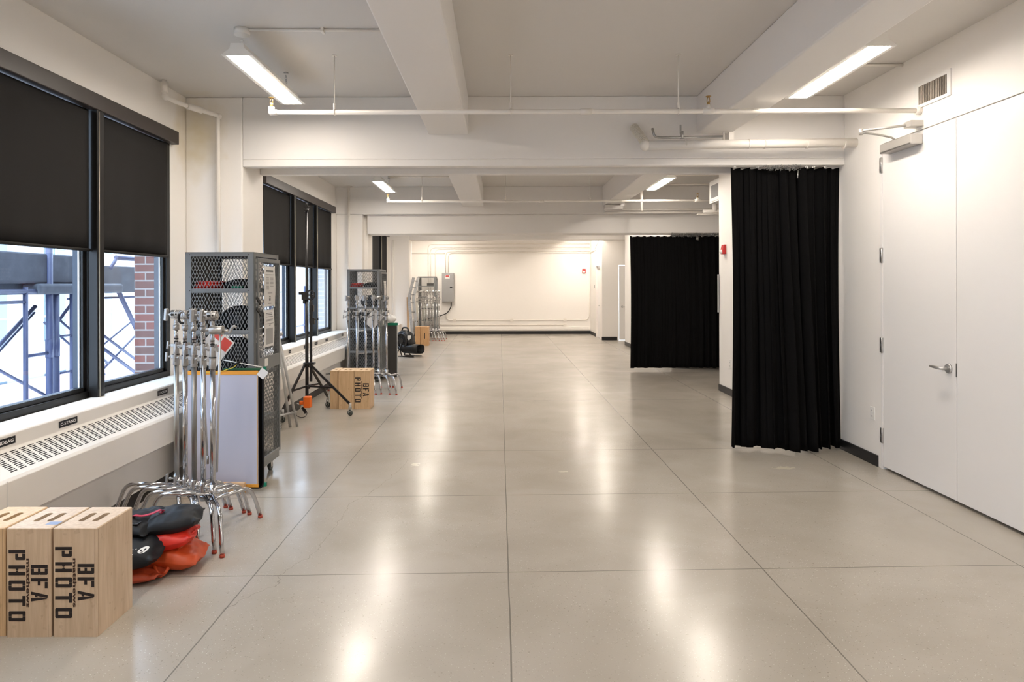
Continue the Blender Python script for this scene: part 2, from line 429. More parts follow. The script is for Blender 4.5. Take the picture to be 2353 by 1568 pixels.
# cross beams
def beam1(y0, n, x1=XR):
    w = MB()
    w.box(-2.503, x1, y0, y0 + .58, 2.86, ZC); w.box(-2.503, x1, y0, y0 + .11, 2.79, 2.86); w.box(-2.503, x1, y0 + .49, y0 + .58, 2.79, 2.86)
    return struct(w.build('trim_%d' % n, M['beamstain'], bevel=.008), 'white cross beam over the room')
beam1(6.66, 11); beam1(.56, 10)
w = MB().box(XL, 4.7, 12.76, 12.9, 2.96, ZC); w.box(-2.498, 4.7, 12.901, 13.42, 2.60, 2.96); w.box(-2.498, 4.7, 12.901, 13.42, 2.96, ZC)
struct(w.build('trim_12', M['beam'], bevel=.008), 'white stepped cross beam over the second curtain')
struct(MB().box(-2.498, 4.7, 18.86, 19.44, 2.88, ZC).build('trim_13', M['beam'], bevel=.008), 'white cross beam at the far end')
for k, (a, bb) in enumerate(((-.69, -.30), (1.93, 2.26))):
    w = MB().box(a, bb, Y0, YB, 3.10, ZC)
    struct(w.build('trim_%d' % (20 + k), M['beam'], bevel=.012), ['white ceiling beam running along the room, left', 'white ceiling beam running along the room, right'][k])
# baseboards
struct(MB().box(-2.72, -2.70, Y0, YB, 0, .10).build('baseboard_left', M['base']))
w = MB()
for (a, bb) in ((Y0, 3.98), (6.08, 10.49), (13.6, 18.37)): w.box(XR - .012, XR, a, bb, 0, .10)
struct(w.build('baseboard_right', M['base']), 'black vinyl baseboard')
w = MB().box(-2.7, 3.0, YB - .012, YB, 0, .10); w.box(2.988, 3.0, 21.32, YB, 0, .10); w.box(2.988, 3.44, 19.988, 20.0, 0, .10)
struct(w.build('baseboard_back', M['base']), 'black vinyl baseboard')

# ------------------------------------------------------------------ windows
def window(n, y0, y1):
    r = sroot('window_%d' % n, (-3.13, (y0 + y1) / 2, .795))
    fr = MB(); xo, xi = -3.125, -3.065
    fr.box(xo, xi, y0, y1, .795, .845); fr.box(xo, xi, y0, y1, 3.0, 3.07)
    fr.box(xo, xi, y0, y0 + .06, .845, 3.0); fr.box(xo, xi, y1 - .06, y1, .845, 3.0)
    st = (y1 - y0) / 3
    for k in (1, 2): fr.box(xo, xi, y0 + k * st - .045, y0 + k * st + .045, .845, 3.0)
    fr.build('window_frame', M['frame'], r, bevel=.004)
    ex = MB(); xe = -3.175
    ex.box(xe, xo, y0, y1, .795, .87); ex.box(xe, xo, y0, y1, 2.98, 3.07); ex.box(xe, xo, y0, y0 + .08, .87, 2.98); ex.box(xe, xo, y1 - .08, y1, .87, 2.98)
    for k in (1, 2): ex.box(xe, xo, y0 + k * st - .06, y0 + k * st + .06, .87, 2.98)
    ex.build('outer_frame', M['frame2'], r, bevel=.004)
    for k in range(3):
        a = y0 + k * st + (.06 if k == 0 else .045); bb = y0 + (k + 1) * st - (.06 if k == 2 else .045)
        s = MB(); t = .032
        for (p, q, z, zz) in ((a, bb, .845, .845 + t), (a, bb, 3 - t, 3), (a, a + t, .845, 3), (bb - t, bb, .845, 3)): s.box(-3.120, -3.085, p, q, z, zz)
        so = s.build('sash', M['frame'], r, bevel=.003)
        a2, b2 = a + t, bb - t
        e = MB().box(-3.118, -3.108, b2 - .012, b2, .88, 2.96); e.build('glazing_bead', M['white'], so)
        g = MB(); g.box(-3.106, -3.100, a2, b2, .877, 2.968); g.build('glass', M['glass'], r)
    p = MB()
    for k in (1, 2):
        if n == 0: continue
        p.box(-3.065, -2.995, y0 + k * st - .045, y0 + k * st + .045, .782, 2.95)
    if p.v: p.build('mullion_cover', M['frame'], r, bevel=.004)
    return st
names = {1: 'near', 2: 'second', 3: 'far'}
for n, (a, bb) in enumerate(BAY):
    st = window(n, a, bb)
    if n == 0: continue  # unseen window, left without blinds to let in more daylight
    v = MB().box(-3.058, -2.985, a - .05, bb + .02, 2.945, 3.065)
    tag(v.build('blind_valance', M['valance'], bevel=.006), 'long dark brown blind valance over the %s window' % names[n], 'valance', 'blind valances')
    for k in range(3):
        if n == 1 and k == 0: continue
        if n == 3 and k < 1: continue
        p, q = a + k * st + (.06 if k else .02), a + (k + 1) * st - (.06 if k < 2 else .085)
        pos = {0: 'nearest', 1: 'middle', 2: 'far'}[k]
        lab = 'charcoal roller blind half lowered over the %s pane of the %s window' % (pos, names[n])
        if n == 1: lab = 'large charcoal roller blind over the %s pane of the near window' % ('left-hand' if k == 1 else 'right-hand')
        t = thing('roller_blind', lab, 'blind', (-3.06, (p + q) / 2, 1.9), 'roller blinds')
        z0 = 1.905 if n == 1 else 1.93
        if n == 3: z0 = 1.25
        f = MB(); nn = 24; vs = []
        for i in range(nn + 1):
            y = p + (q - p) * i / nn
            for j in range(9):
                z = z0 + (2.94 - z0) * j / 8
                vs.append((-3.052 + .0035 * sin(i * .9 + n) * (1 - j / 8) ** 2 + .002 * sin(i * .31), y, z))
        f.add(vs, [(i * 9 + j, (i + 1) * 9 + j, (i + 1) * 9 + j + 1, i * 9 + j + 1) for i in range(nn) for j in range(8)], True)
        fo = f.build('blind_fabric', M['blind'], t); sd = fo.modifiers.new('s', 'SOLIDIFY'); sd.thickness = .001
        MB().cyl((-3.048, p, z0 - .006), (-3.048, q, z0 - .006), .012, 10).build('hem_bar', M['hem'], t)
        ch = MB(); yc = q + .045
        for s_ in (0, .012):
            x = -2.985 + s_ * .5; yy = yc - .02 - s_
            ch.tube([(x, yy, 2.93), (x, yy - .004, 1.8), (x, yy, .80)], .0028, 6)
        if not (k == 2): ch.build('bead_chain', M['chain'], t)

# ------------------------------------------------------------------ radiator covers
def radiator(y0, y1, lab, pitch, rows, slot, labels, seam=None):
    t = thing('radiator_cover', lab, 'radiator cover', (-2.75, (y0 + y1) / 2, .12), 'radiator covers under the windows')
    pr = [(-3.05, .78), (-3.05, .80), (-2.79, .80), (-2.78, .79), (-2.775, .715), (-2.615, .608), (-2.60, .592), (-2.60, .388), (-2.615, .388), (-2.615, .58), (-2.79, .70), (-2.80, .78)]
    s = MB().prism(pr, y0, y1); s.build('cover', M['rad'], t, bevel=.003)
    MB().box(-2.70, -2.67, y0, y1, .115, .36).build('lower_panel', M['radlow'], t)
    MB().box(-2.70, -2.645, y0, y1, .355, .38).build('ledge', M['radlow'], t, bevel=.006)
    # louvre slots on the slanted strip
    A = Vector((-2.775, 0, .715)); B = Vector((-2.615, 0, .608)); d = B - A; nrm = Vector((d.z, 0, -d.x)).normalized() * -1
    if nrm.z < 0: nrm = -nrm
    g = MB(); y = y0 + .06
    while y + slot < y1 - .03:
        if seam and abs(y + slot / 2 - seam) < .07: y += pitch; continue
        for r in range(rows):
            f0 = .12 + .76 * r / rows; f1 = f0 + .76 / rows * .5
            p = A + d * f0; q = A + d * f1
            e = nrm * .0006
            yo = .0006 * 0 + (r * .0)
            vs = [(p.x + e.x, y + yo, p.z + e.z), (p.x + e.x, y + slot, p.z + e.z), (q.x + e.x, y + slot, q.z + e.z), (q.x + e.x, y + yo, q.z + e.z)]
            lo = [(a - nrm.x * .002, b_, c - nrm.z * .002) for (a, b_, c) in vs]
            g.add(vs + lo, [(0, 1, 2, 3), (7, 6, 5, 4), (0, 4, 5, 1), (1, 5, 6, 2), (2, 6, 7, 3), (3, 7, 4, 0)])
        y += pitch
    g.build('grille_slots', M['dark'], t)
    if seam: MB().box(-2.602, -2.598, seam - .002, seam + .002, .41, .60).build('panel_seam', M['radlow'], t)
    for (yc, wd, s_) in labels:
        x = -2.7765; zc = .755; h = .036
        lb = MB().box(x, x + .002, yc - wd / 2, yc + wd / 2, zc - h / 2 - .003, zc + h / 2 + .003).build('label_plate', M['black'], t)
        if s_:
            vs, fs, asp = text(s_, 1, .02)
            tw = wd * .84; th = h * .52
            MB().add([(x + .0028, yc - tw / 2 + a * tw, zc - th / 2 + b_ * th) for a, b_ in vs], fs).build('label_text', M['paper'], lb)
        else:
            MB().box(x + .002, x + .0025, yc - wd * .3, yc + wd * .3, zc - .004, zc + .004).build('label_strip', M['grey'], lb)
radiator(1.2, 6.62, 'white slotted radiator cover under the near window, labelled for sandbag, stand and locker', .0735, 11, .050,
         [(3.81, .20, 'SANDBAG'), (4.39, .187, 'C-STAND'), (5.62, .165, 'LOCKER')], 3.60)
radiator(7.28, 12.76, 'white perforated radiator cover under the second window with small dark tags', .047, 8, .028,
         [(9.03, .10, ''), (9.72, .10, ''), (10.32, .16, ''), (10.95, .14, ''), (12.05, .13, '')], 9.56)

# ------------------------------------------------------------------ doors on the right wall
r = sroot('door_1', (XR, 5.53, 0)); r['label'] = 'tall white flush door with a lever handle'
d = MB().box(XR + .002, XR + .045, 5.043, 6.005, .022, 2.855); d.build('door_leaf', M['door'], r, bevel=.003)
MB().box(XR - .004, XR + .1, 6.008, 6.034, 0, 2.862).build('door_jamb', M['door'], r)
for z in (2.675, 1.88, 1.09, .295):
    h = MB().box(XR - .012, XR + .002, 6.0, 6.035, z - .065, z + .065); h.cyl((XR - .012, 6.002, z - .066), (XR - .012, 6.002, z + .066), .006, 10)
    ho = h.build('hinge', M['satin'], r)
    MB().box(XR - .0135, XR - .012, 6.014, 6.022, z + .012, z + .05).box(XR - .0135, XR - .012, 6.014, 6.022, z - .05, z - .012).build('hinge_knuckle', M['dull'], ho)
h = MB().cyl((XR + .001, 5.125, .992), (XR - .012, 5.125, .992), .038, 24, .034)
ho = h.build('handle', M['satin'], r)
MB().tube(fil([(XR - .01, 5.125, .992), (XR - .065, 5.125, .992), (XR - .068, 5.20, .997), (XR - .060, 5.255, .995)], .02), [.012] * 3 + [.011] * 9 + [.009] * 2, 12).build('lever', M['satin'], ho)
MB().box(XR - .001, XR + .003, 5.034, 5.046, .94, 1.04).build('latch_plate', M['dull'], r)
# closer
cl = MB().box(XR - .095, XR, 5.43, 5.88, 2.745, 2.825).build('door_closer', M['closer'], r, bevel=.006)
MB().box(XR - .097, XR - .094, 5.44, 5.87, 2.75, 2.758).build('closer_cover_line', M['dull'], cl)
ar = MB(); ar.tube(fil([(XR - .05, 5.72, 2.83), (XR - .08, 5.72, 2.855), (XR - .20, 5.70, 2.875), (3.0, 5.66, 2.885)], .03), .009, 8)
ar.tube([(3.0, 5.66, 2.90), (XR - .06, 5.47, 2.905)], .010, 8); ar.cyl((3.0, 5.66, 2.865), (3.0, 5.66, 2.915), .016)
ar.box(XR - .10, XR, 5.42, 5.52, 2.885, 2.93)
ar.build('closer_arm', M['closer'], cl)
r = sroot('door_2', (XR, 4.55, 0)); r['label'] = 'tall white flush panel beside the lever-handled door'
MB().box(XR + .002, XR + .045, 4.06, 5.037, .022, 2.855).build('door_leaf', M['door'], r, bevel=.003)
MB().box(XR + .05, XR + .2, 4.05, 6.03, 0, .02).build('threshold', M['base'], r)
MB().box(XR + .06, XR + .19, 4.05, 6.03, .02, 2.862).build('door_backing', M['dark'], r)
# far doors
r = sroot('door_3', (3.9, 20, 0)); MB().box(3.50, 4.37, 20.01, 20.05, .01, 2.19).build('door_leaf', M['door'], r)
MB().cyl((3.59, 20.01, .98), (3.59, 19.99, .98), .035, 16).tube([(3.59, 19.99, .98), (3.59, 19.945, .98), (3.70, 19.94, .98)], .011, 8).build('handle', M['satin'], r)
r = sroot('door_4', (3.0, 20.8, 0)); MB().box(3.05, 3.09, 20.39, 21.24, .01, 2.19).build('door_leaf', M['door'], r)
MB().cyl((3.05, 20.47, 1.0), (3.03, 20.47, 1.0), .03, 16).tube([(3.03, 20.47, 1.0), (2.98, 20.47, 1.0), (2.975, 20.58, 1.0)], .011, 8).build('handle', M['satin'], r)
MB().box(3.05, 3.16, 20.38, 20.392, 0, 2.2).box(3.05, 3.16, 21.24, 21.25, 0, 2.2).build('door_stop', M['door'], r)

# ------------------------------------------------------------------ ceiling fixtures
def fixture():
    r = thing('ceiling_light', '', 'light', (0, 0, 0), 'linear ceiling lights')
    pr = [(-.108, 0), (-.108, .006), (-.052, .05), (-.045, .085), (.045, .085), (.052, .05), (.108, .006), (.108, 0), (.078, .0), (.074, .006), (-.074, .006), (-.078, 0)]
    MB().prism(pr, -.65, .65).build('housing', M['white'], r)
    MB().box(-.074, .074, -.63, .63, -.002, .0055).build('diffuser', M['diff'], r)
    s = MB().prism([(-.108, 0), (-.108, .006), (-.052, .05), (-.045, .085), (.045, .085), (.052, .05), (.108, .006), (.108, 0)], -.656, -.65); s.build('end_cap', M['white'], r); s = MB()
    s.prism([(-.108, 0), (-.108, .006), (-.052, .05), (-.045, .085), (.045, .085), (.052, .05), (.108, .006), (.108, 0)], .65, .656); s.build('end_cap', M['white'], r)
    for y in (-.56, .45):
        c = MB()
        if y < 0: c.cyl((-.0, y, ZC - 3.25 - .045), (0, y, ZC - 3.25), .055, 20)
        else: c.cyl((0, y, ZC - 3.25 - .008), (0, y, ZC - 3.25), .02, 10)
        for k in range(6 if y > 0 else 3):
            z = .095 + k * .019; c.torus((0, y, z), (1, 0, 0) if k % 2 else (0, 1, 0), .009, .0022, 10, 5)
        c.build('hanger' if y > 0 else 'canopy', M['white'] if y < 0 else M['steel'], r)
    return r
fx = fixture()
spots = [(-1.84, 4.80, 'front left, the largest in view'), (2.60, 4.65, 'front right, beside the air grille'), (-1.90, 10.65, 'second bay on the left'), (2.60, 10.4, 'second bay on the right'),
         (-1.84, 19.38, 'last bay on the left'), (2.60, 19.38, 'last bay on the right'),
         (-1.84, 8.0, 'hidden behind the first cross beam on the left'), (2.6, 8.0, 'hidden behind the first cross beam on the right'),
         (-1.84, 14.1, 'third bay on the left, first'), (2.6, 14.1, 'third bay on the right, first'), (-1.84, 16.4, 'third bay on the left, second'), (2.6, 16.4, 'third bay on the right, second'),
         (-1.84, 20.7, 'added to brighten the far wall, left'), (2.60, 20.7, 'added to brighten the far wall, right'),  # extra pair, added only to brighten the far end
         (-1.84, 1.9, 'overhead of the viewpoint, left'), (2.6, 1.9, 'overhead of the viewpoint, right'), (-1.84, -2.0, 'behind the viewpoint, left'), (2.6, -2.0, 'behind the viewpoint, right')]
for i, (x, y, s_) in enumerate(spots):
    lab = 'white linear ceiling light with glowing diffuser, ' + s_
    if i == 0: fx.location = (x, y + .65, 3.25); fx['label'] = lab
    else: dup(fx, (x, y + .65, 3.25), lab)
# conduits on the ceiling feeding the fixtures
def pipe(name, pts, r, lab, cat='pipe', m='pipe', rad=.05, group=None, extra=None, n=10):
    t = MB().tube(fil(pts, rad), r, n)
    if extra: extra(t)
    return tag(t.build(name, M[m]), lab, cat, group)
pipe('ceiling_conduit', [(-1.80, 4.88, 3.458), (-.69, 4.90, 3.458)], .010, 'thin white conduit along the ceiling from the front left light to the beam', 'conduit', extra=lambda t: t.box(-1.27, -1.25, 4.86, 4.92, 3.44, 3.47))
pipe('ceiling_conduit', [(2.64, 5.7, 3.458), (XR, 5.7, 3.458)], .012, 'white conduit along the ceiling from the front right light to the wall', 'conduit')
pipe('ceiling_conduit', [(-1.85, 11.35, 3.43), (-.69, 11.35, 3.43)], .012, 'white conduit across the ceiling by the second left light', 'conduit')
pipe('ceiling_conduit', [(2.7, 11.3, 3.44), (4.7, 11.3, 3.44)], .012, 'upper white conduit across the second bay ceiling on the right', 'conduit')
pipe('ceiling_conduit', [(2.5, 11.8, 3.36), (4.7, 11.8, 3.36)], .012, 'lower white conduit across the second bay ceiling on the right', 'conduit')

# sprinkler lines
def head(t, x, y, z):
    h = MB().cyl((x, y, z), (x, y, z + .03), .012, 10); h.cyl((x - .012, y, z + .03), (x - .008, y, z + .065), .003, 6); h.cyl((x + .012, y, z + .03), (x + .008, y, z + .065), .003, 6)
    h.cyl((x, y, z + .065), (x, y, z + .072), .012, 10); h.cyl((x, y, z + .072), (x, y, z + .075), .022, 14)
    h.build('sprinkler_head', M['brass'], t)
def sprinkler(y, z, x0, x1, hang, heads, lab):
    t = thing('sprinkler_pipe', lab, 'pipe', (x0, y, z), 'sprinkler pipes')
    b = MB().tube([(x0, y, z), (x1, y, z)], .019, 14); b.ball((x0, y, z), .026); b.cyl((x0, y, z), (x0, y, z + .045), .024, 14); b.cyl((x0, y, z), (x0 + .045, y, z), .024, 14)
    b.cyl((x1 - .04, y, z), (x1, y, z), .032, 14)
    for x in heads: 
        b.cyl((x - .045, y, z), (x + .045, y, z), .025, 14); b.cyl((x, y, z), (x, y, z + .05), .018, 12)
    b.cyl((.65, y, z), (.74, y, z), .024, 14)
    b.build('pipe_run', M['pipe'], t)
    for x in hang:
        h = MB().cyl((x, y, z + .02), (x, y, ZC - .004), .005, 8); h.torus((x, y, z), (1, 0, 0), .023, .004); h.cyl((x, y, z + .02), (x, y, z + .07), .011, 8); h.cyl((x, y, ZC - .006), (x, y, ZC), .02, 12)
        h.build('hanger_rod', M['pipe'], t)
    for x in [x0] + list(heads): head(t, x, y, z + .045)
sprinkler(5.46, 3.015, -1.82, XR, (-1.315, .094, 1.434), (1.674,), 'long white sprinkler pipe hung across the front bay')
sprinkler(11.3, 3.015, -1.84, 4.7, (-1.28, .1, 1.5), (3.28,), 'white sprinkler pipe hung across the second bay')
sprinkler(17.15, 3.015, -1.84, XR, (-1.28, 1.5), (), 'white sprinkler pipe hung across the third bay')

# lagged pipe at upper right
t = thing('lagged_pipe', 'thick white lagged pipe along the cross beam above the curtain', 'pipe', (1.36, 6.4, 2.95))
b = MB().tube([(1.38, 6.45, 2.945), (XR, 6.45, 2.965)], .043, 18); b.ball((1.38, 6.45, 2.945), .052)
for x in (1.75, 2.35, 2.5, 2.9, 3.25): b.cyl((x, 6.45, 2.955), (x + .012, 6.45, 2.955), .0455, 18)
b.build('pipe_run', M['pipe'], t)
b = MB().tube([(1.38, 6.45, 2.95), (1.345, 6.53, 3.06), (1.31, 6.66, 3.17)], .030, 16)
for k in range(14):
    f = k / 13; b.torus((1.38 - .07 * f, 6.45 + .19 * f, 2.97 + .19 * f), (-.07, .19, .19), .034, .009, 16, 6)
b.build('wrapped_riser', mat('old_pipe_lagging', (.68, .64, .56), .8, var=.15, scale=25, bump=.6, bscale=60), t)
pipe('valve_conduit', [(1.44, 6.42, 3.10), (1.46, 6.42, 3.02), (1.52, 6.42, 3.01), (2.1, 6.42, 3.02)], .011, 'thin grey pipe with a small valve just above the lagged pipe', m='steel', extra=lambda t: (t.cyl((1.72, 6.42, 3.0), (1.72, 6.42, 3.07), .014), t.box(1.70, 1.712, 6.41, 6.43, 3.05, 3.13)))
for i, x in enumerate((2.17, 2.24)):
    pipe('drop_conduit', [(x, 6.60, 3.0 + .1 * i), (x, 6.60, ZC)], .011 if i == 0 else .009, ['thin white conduit dropping behind the lagged pipe, left of two', 'thin white conduit with a fitting dropping behind the lagged pipe'][i], 'conduit', extra=(lambda t: t.box(2.215, 2.265, 6.58, 6.62, 3.0, 3.1)) if i else None)
# riser left
pipe('riser_pipe', [(-2.99, 6.10, ZC), (-2.99, 6.10, 3.33), (-2.93, 6.20, 3.30), (-2.86, 6.33, 3.29), (-2.71, 6.58, 3.27), (-2.71, 6.60, .0)], .020, 'white riser pipe with elbows down the first pilaster', rad=.03,
     extra=lambda t: (t.ball((-2.71, 6.59, 3.265), .033), t.cyl((-2.99, 6.10, 3.36), (-2.99, 6.10, 3.45), .031), t.ball((-2.985, 6.11, 3.325), .032), t.cyl((-2.88, 6.30, 3.292), (-2.80, 6.43, 3.282), .030)), n=14)
pipe('riser_pipe', [(-2.80, 12.70, ZC - .03), (-2.80, 12.72, 0)], .022, 'white riser pipe down the second pilaster', extra=lambda t: t.cyl((-2.80, 12.7, ZC - .01), (-2.80, 12.7, ZC), .07, 16))
pipe('riser_pipe', [(-2.93, 18.79, 2.88), (-2.93, 18.79, 0)], .022, 'white riser pipe down the far pilaster')

# air grille
t = thing('air_grille', 'white framed air grille high on the right wall above the door', 'vent', (XR, 5.3, 3.03))
MB().box(XR - .012, XR, 5.08, 5.52, 3.035, 3.06).box(XR - .012, XR, 5.08, 5.52, 3.205, 3.235).box(XR - .012, XR, 5.08, 5.12, 3.06, 3.205).box(XR - .012, XR, 5.47, 5.52, 3.06, 3.205).build('grille_frame', M['white'], t)
MB().box(XR - .002, XR + .001, 5.12, 5.47, 3.06, 3.205).build('grille_back', M['dark'], t)
b = MB()
for k in range(17): y = 5.132 + k * .0205; b.box(XR - .011, XR - .003, y, y + .007, 3.06, 3.205)
b.build('louvres', mat('tarnished_louvre', (.42, .36, .30), .5, var=.2), t)
# boxed duct with grille in the second bay
t = thing('duct_box', 'white framed vent on a boxed duct beyond the first curtain', 'vent', (3.45, 10.8, 2.93))
MB().box(3.40, 3.95, 10.50, 11.05, 2.93, 3.28).build('duct', M['beam'], t)
MB().box(3.39, 3.40, 10.50, 11.0, 2.95, 3.0).box(3.39, 3.40, 10.50, 11.0, 3.20, 3.25).box(3.39, 3.40, 10.50, 10.58, 3.0, 3.2).box(3.39, 3.40, 10.93, 11.0, 3.0, 3.2).build('grille_frame', M['white'], t)
b = MB()
for k in range(12): y = 10.585 + k * .029; b.box(3.385, 3.398, y, y + .012, 3.0, 3.2)
b.build('louvres', M['grey'], t)
t = thing('emergency_light', 'small boxy emergency light at the far end of the right ceiling beam', 'light', (2.08, 12.5, 2.99))
MB().box(1.92, 2.26, 12.42, 12.56, 3.0, 3.09).build('body', M['ceil'], t, bevel=.02); MB().box(2.20, 2.27, 12.40, 12.42, 3.06, 3.10).build('lamp', M['white'], t)
pipe('wall_pipe', [(1.95, 12.66, 3.02), (4.7, 12.66, 3.02)], .018, 'upper white pipe along the second cross beam at right')
pipe('wall_pipe', [(1.95, 12.66, 2.965), (4.7, 12.66, 2.965)], .016, 'lower white pipe along the second cross beam at right')
pipe('drop_pipe', [(2.50, 12.0, ZC), (2.50, 12.0, 2.93)], .022, 'short white pipe dropping from the second bay ceiling')
pipe('valve_pipe', [(3.55, 11.9, 2.9), (3.9, 11.9, 2.9), (4.69, 11.9, 2.9)], .030, 'white pipe with valve below the boxed duct', extra=lambda t: (t.cyl((3.75, 11.9, 2.9), (3.75, 11.9, 3.03), .04), t.box(3.45, 3.9, 11.86, 11.94, 2.84, 2.86)))

# outlets, strobes
def outlet(loc, axis, lab):
    t = thing('wall_outlet', lab, 'outlet', loc); x, y, z = loc
    if axis == 'x':
        MB().box(x - .008, x, y - .036, y + .036, z - .058, z + .058).build('cover_plate', M['white'], t, bevel=.003)
        for dz in (-.026, .026): MB().box(x - .010, x - .008, y - .017, y + .017, z + dz - .016, z + dz + .016).build('socket', M['white'], t, bevel=.002)
        MB().box(x - .0106, x - .010, y - .009, y - .006, z + .02, z + .032).box(x - .0106, x - .010, y + .006, y + .009, z + .02, z + .032).box(x - .0106, x - .010, y - .009, y - .006, z - .032, z - .02).box(x - .0106, x - .010, y + .006, y + .009, z - .032, z - .02).build('slots', M['dark'], t)
    return t
outlet((XR, 6.17, .46), 'x', 'white wall outlet between the curtain and the tall door')
outlet((XR, 9.98, .46), 'x', 'white wall outlet beyond the first curtain, half hidden')
def strobe(loc, axis, lab):
    x, y, z = loc; t = thing('fire_strobe', lab, 'fire alarm', loc)
    if axis == 'x':
        MB().prism([(x, z - .07), (x, z + .07), (x - .035, z + .07), (x - .055, z - .02), (x - .05, z - .07)], y - .055, y + .055).build('body', M['redal'], t, bevel=.004)
        MB().ball((x - .055, y, z - .035), .03, .035, .03).build('strobe_lens', M['lens'], t)
    else:
        MB().box(x - .055, x + .055, y - .05, y, z - .07, z + .07).build('body', M['redal'], t, bevel=.006)
        MB().box(x - .035, x + .035, y - .062, y - .05, z - .05, z + .005).build('strobe_lens', M['lens'], t, bevel=.006)
strobe((XR, 10.2, 2.15), 'x', 'red fire alarm strobe on the right wall beside the first curtain')
strobe((2.79, YB, 2.08), 'y', 'red fire alarm strobe on the far end wall')
tag(MB().box(XR - .03, XR - .004, 10.445, 10.475, 1.2, 1.78).build('wall_panel', M['grey'], bevel=.003), 'narrow grey plate on the wall corner between the two curtains', 'plate')

# ------------------------------------------------------------------ curtains
def curtain(x0, x1, y, ztop, zbot, folds, amp, seed, lab, m='curtain', prof=None):
    rr = random.Random(seed); nx = folds * 14; nz = 34
    ph = [rr.uniform(0, 6.28) for _ in range(8)]; t = thing('curtain', lab, 'curtain', ((x0 + x1) / 2, y, 0), 'black drapes')
    b = MB(); vs = []
    for i in range(nx + 1):
        s = i / nx
        for j in range(nz + 1):
            h = j / nz; z = ztop + (zbot - ztop) * h
            sw = s + .012 * sin(3 * h + ph[0]) * sin(pi * s)
            fo = sin(sw * folds * 2 * pi + ph[1] + .8 * sin(sw * 9 + ph[2])) * (.55 + .45 * sin(sw * 5.3 + ph[3]))
            fo += .45 * sin(sw * folds * .5 * 2 * pi + ph[4] + h * 1.3)
            a = amp * (.45 + .75 * h)
            yy = y + fo * a
            if prof: yy -= prof(s) * h
            xx = x0 + (x1 - x0) * s + .018 * sin(sw * folds * 4 * pi + ph[5]) + (-.015 * sin(pi * h * 1.1) if s > .5 else .012 * sin(pi * h * 1.1)) * abs(2 * s - 1)
            zz = z - (.028 * max(0, sin(s * (folds * .5) * 2 * pi)) ** .5 * 0) - (.02 * abs(sin(s * folds * pi)) if j == 0 else 0)
            vs.append((xx, yy, zz))
    n = nz + 1
    b.add(vs, [(i * n + j, (i + 1) * n + j, (i + 1) * n + j + 1, i * n + j + 1) for i in range(nx) for j in range(nz)], True)
    o = b.build('drape', M[m], t); sd = o.modifiers.new('s', 'SOLIDIFY'); sd.thickness = .004
    return t
t = curtain(2.275, 3.355, 6.755, 2.782, .025, 12, .085, 3, 'bunched black curtain hanging under the first cross beam by the right wall', prof=lambda s: .17 * math.exp(-((s - .55) / .22) ** 2))
b = MB().tube([(XL + .6, 6.84, 2.832), (XR, 6.84, 2.832)], .010, 8)
b.build('track', M['steel'], t)
b = MB(); rr = random.Random(4)
for k in range(60): b.torus((2.58 + rr.random() * .36, 6.655 + rr.random() * .03, 2.745 + rr.random() * .05), (rr.uniform(-1, 1), rr.uniform(-1, 1), rr.uniform(-1, 1)), .010, .0022, 9, 4)
b.cyl((2.90, 6.64, 2.66), (2.91, 6.65, 2.74), .007, 6)
b.build('hook_cluster', M['steel'], t)
b = MB()
for x in (2.30, 2.52, 3.0, 3.07, 3.18): b.torus((x, 6.665, 2.772), (.3, 1, 0), .009, .003, 12, 5)
b.build('grommets', M['white'], t)
t = curtain(2.48, 4.66, 13.02 - .09, 2.555, .05, 17, .04, 11, 'wide black curtain closing the alcove beyond the second cross beam')
b = MB()
for k in range(9): b.torus((2.52 + k * .26, 12.90, 2.54), (0, 1, 0), .010, .003, 10, 5)
b.build('grommets', M['white'], t)
b = MB()
for k in range(70): b.torus((3.2 + rr.random() * .95, 12.86 + rr.random() * .03, 2.53 + rr.random() * .06), (rr.uniform(-1, 1), rr.uniform(-1, 1), rr.uniform(-1, 1)), .014, .003, 8, 4)
b.cyl((3.72, 12.86, 2.46), (3.74, 12.86, 2.53), .03, 8)
b.build('hook_cluster', M['dull'], t)

# ------------------------------------------------------------------ stencilled boxes
def _mir(p): return [(.6 - a, b) for a, b in p]
_O = [(.29, 1), (.06, 1), (0, .96), (0, .04), (.06, 0), (.29, 0), (.29, .17), (.19, .17), (.19, .83), (.29, .83)]
_H = [(0, 0), (.2, 0), (.2, .42), (.285, .455), (.285, .545), (.2, .58), (.2, 1), (0, 1)]
_S = [(0, 0), (.2, 0), (.2, 1), (0, 1)]
GL = {
 'P': [_S, [(.23, 1), (.55, 1), (.6, .96), (.6, .44), (.55, .40), (.23, .40), (.23, .57), (.42, .57), (.42, .82), (.23, .82)]],
 'H': [_H, _mir(_H)], 'O': [_O, _mir(_O)],
 'T': [[(.2, 0), (.4, 0), (.4, .82), (.6, .82), (.6, 1), (0, 1), (0, .82), (.2, .82)]],
 'B': [_S, [(.23, 1), (.55, 1), (.6, .96), (.6, .54), (.57, .5), (.6, .46), (.6, .04), (.55, 0), (.23, 0), (.23, .17), (.42, .17), (.42, .42), (.23, .42), (.23, .57), (.42, .57), (.42, .83), (.23, .83)]],
 'F': [[(0, 0), (.2, 0), (.2, .40), (.44, .40), (.44, .57), (.2, .57), (.2, 1), (0, 1)], [(.23, .83), (.6, .83), (.6, 1), (.23, 1)]],
 'A': [[(0, 0), (.17, 0), (.225, .24), (.33, .24), (.35, .38), (.26, .38), (.39, .97), (.36, 1), (.22, 1)], [(.40, 0), (.6, 0), (.44, .98), (.41, .90), (.36, .62)]],
}
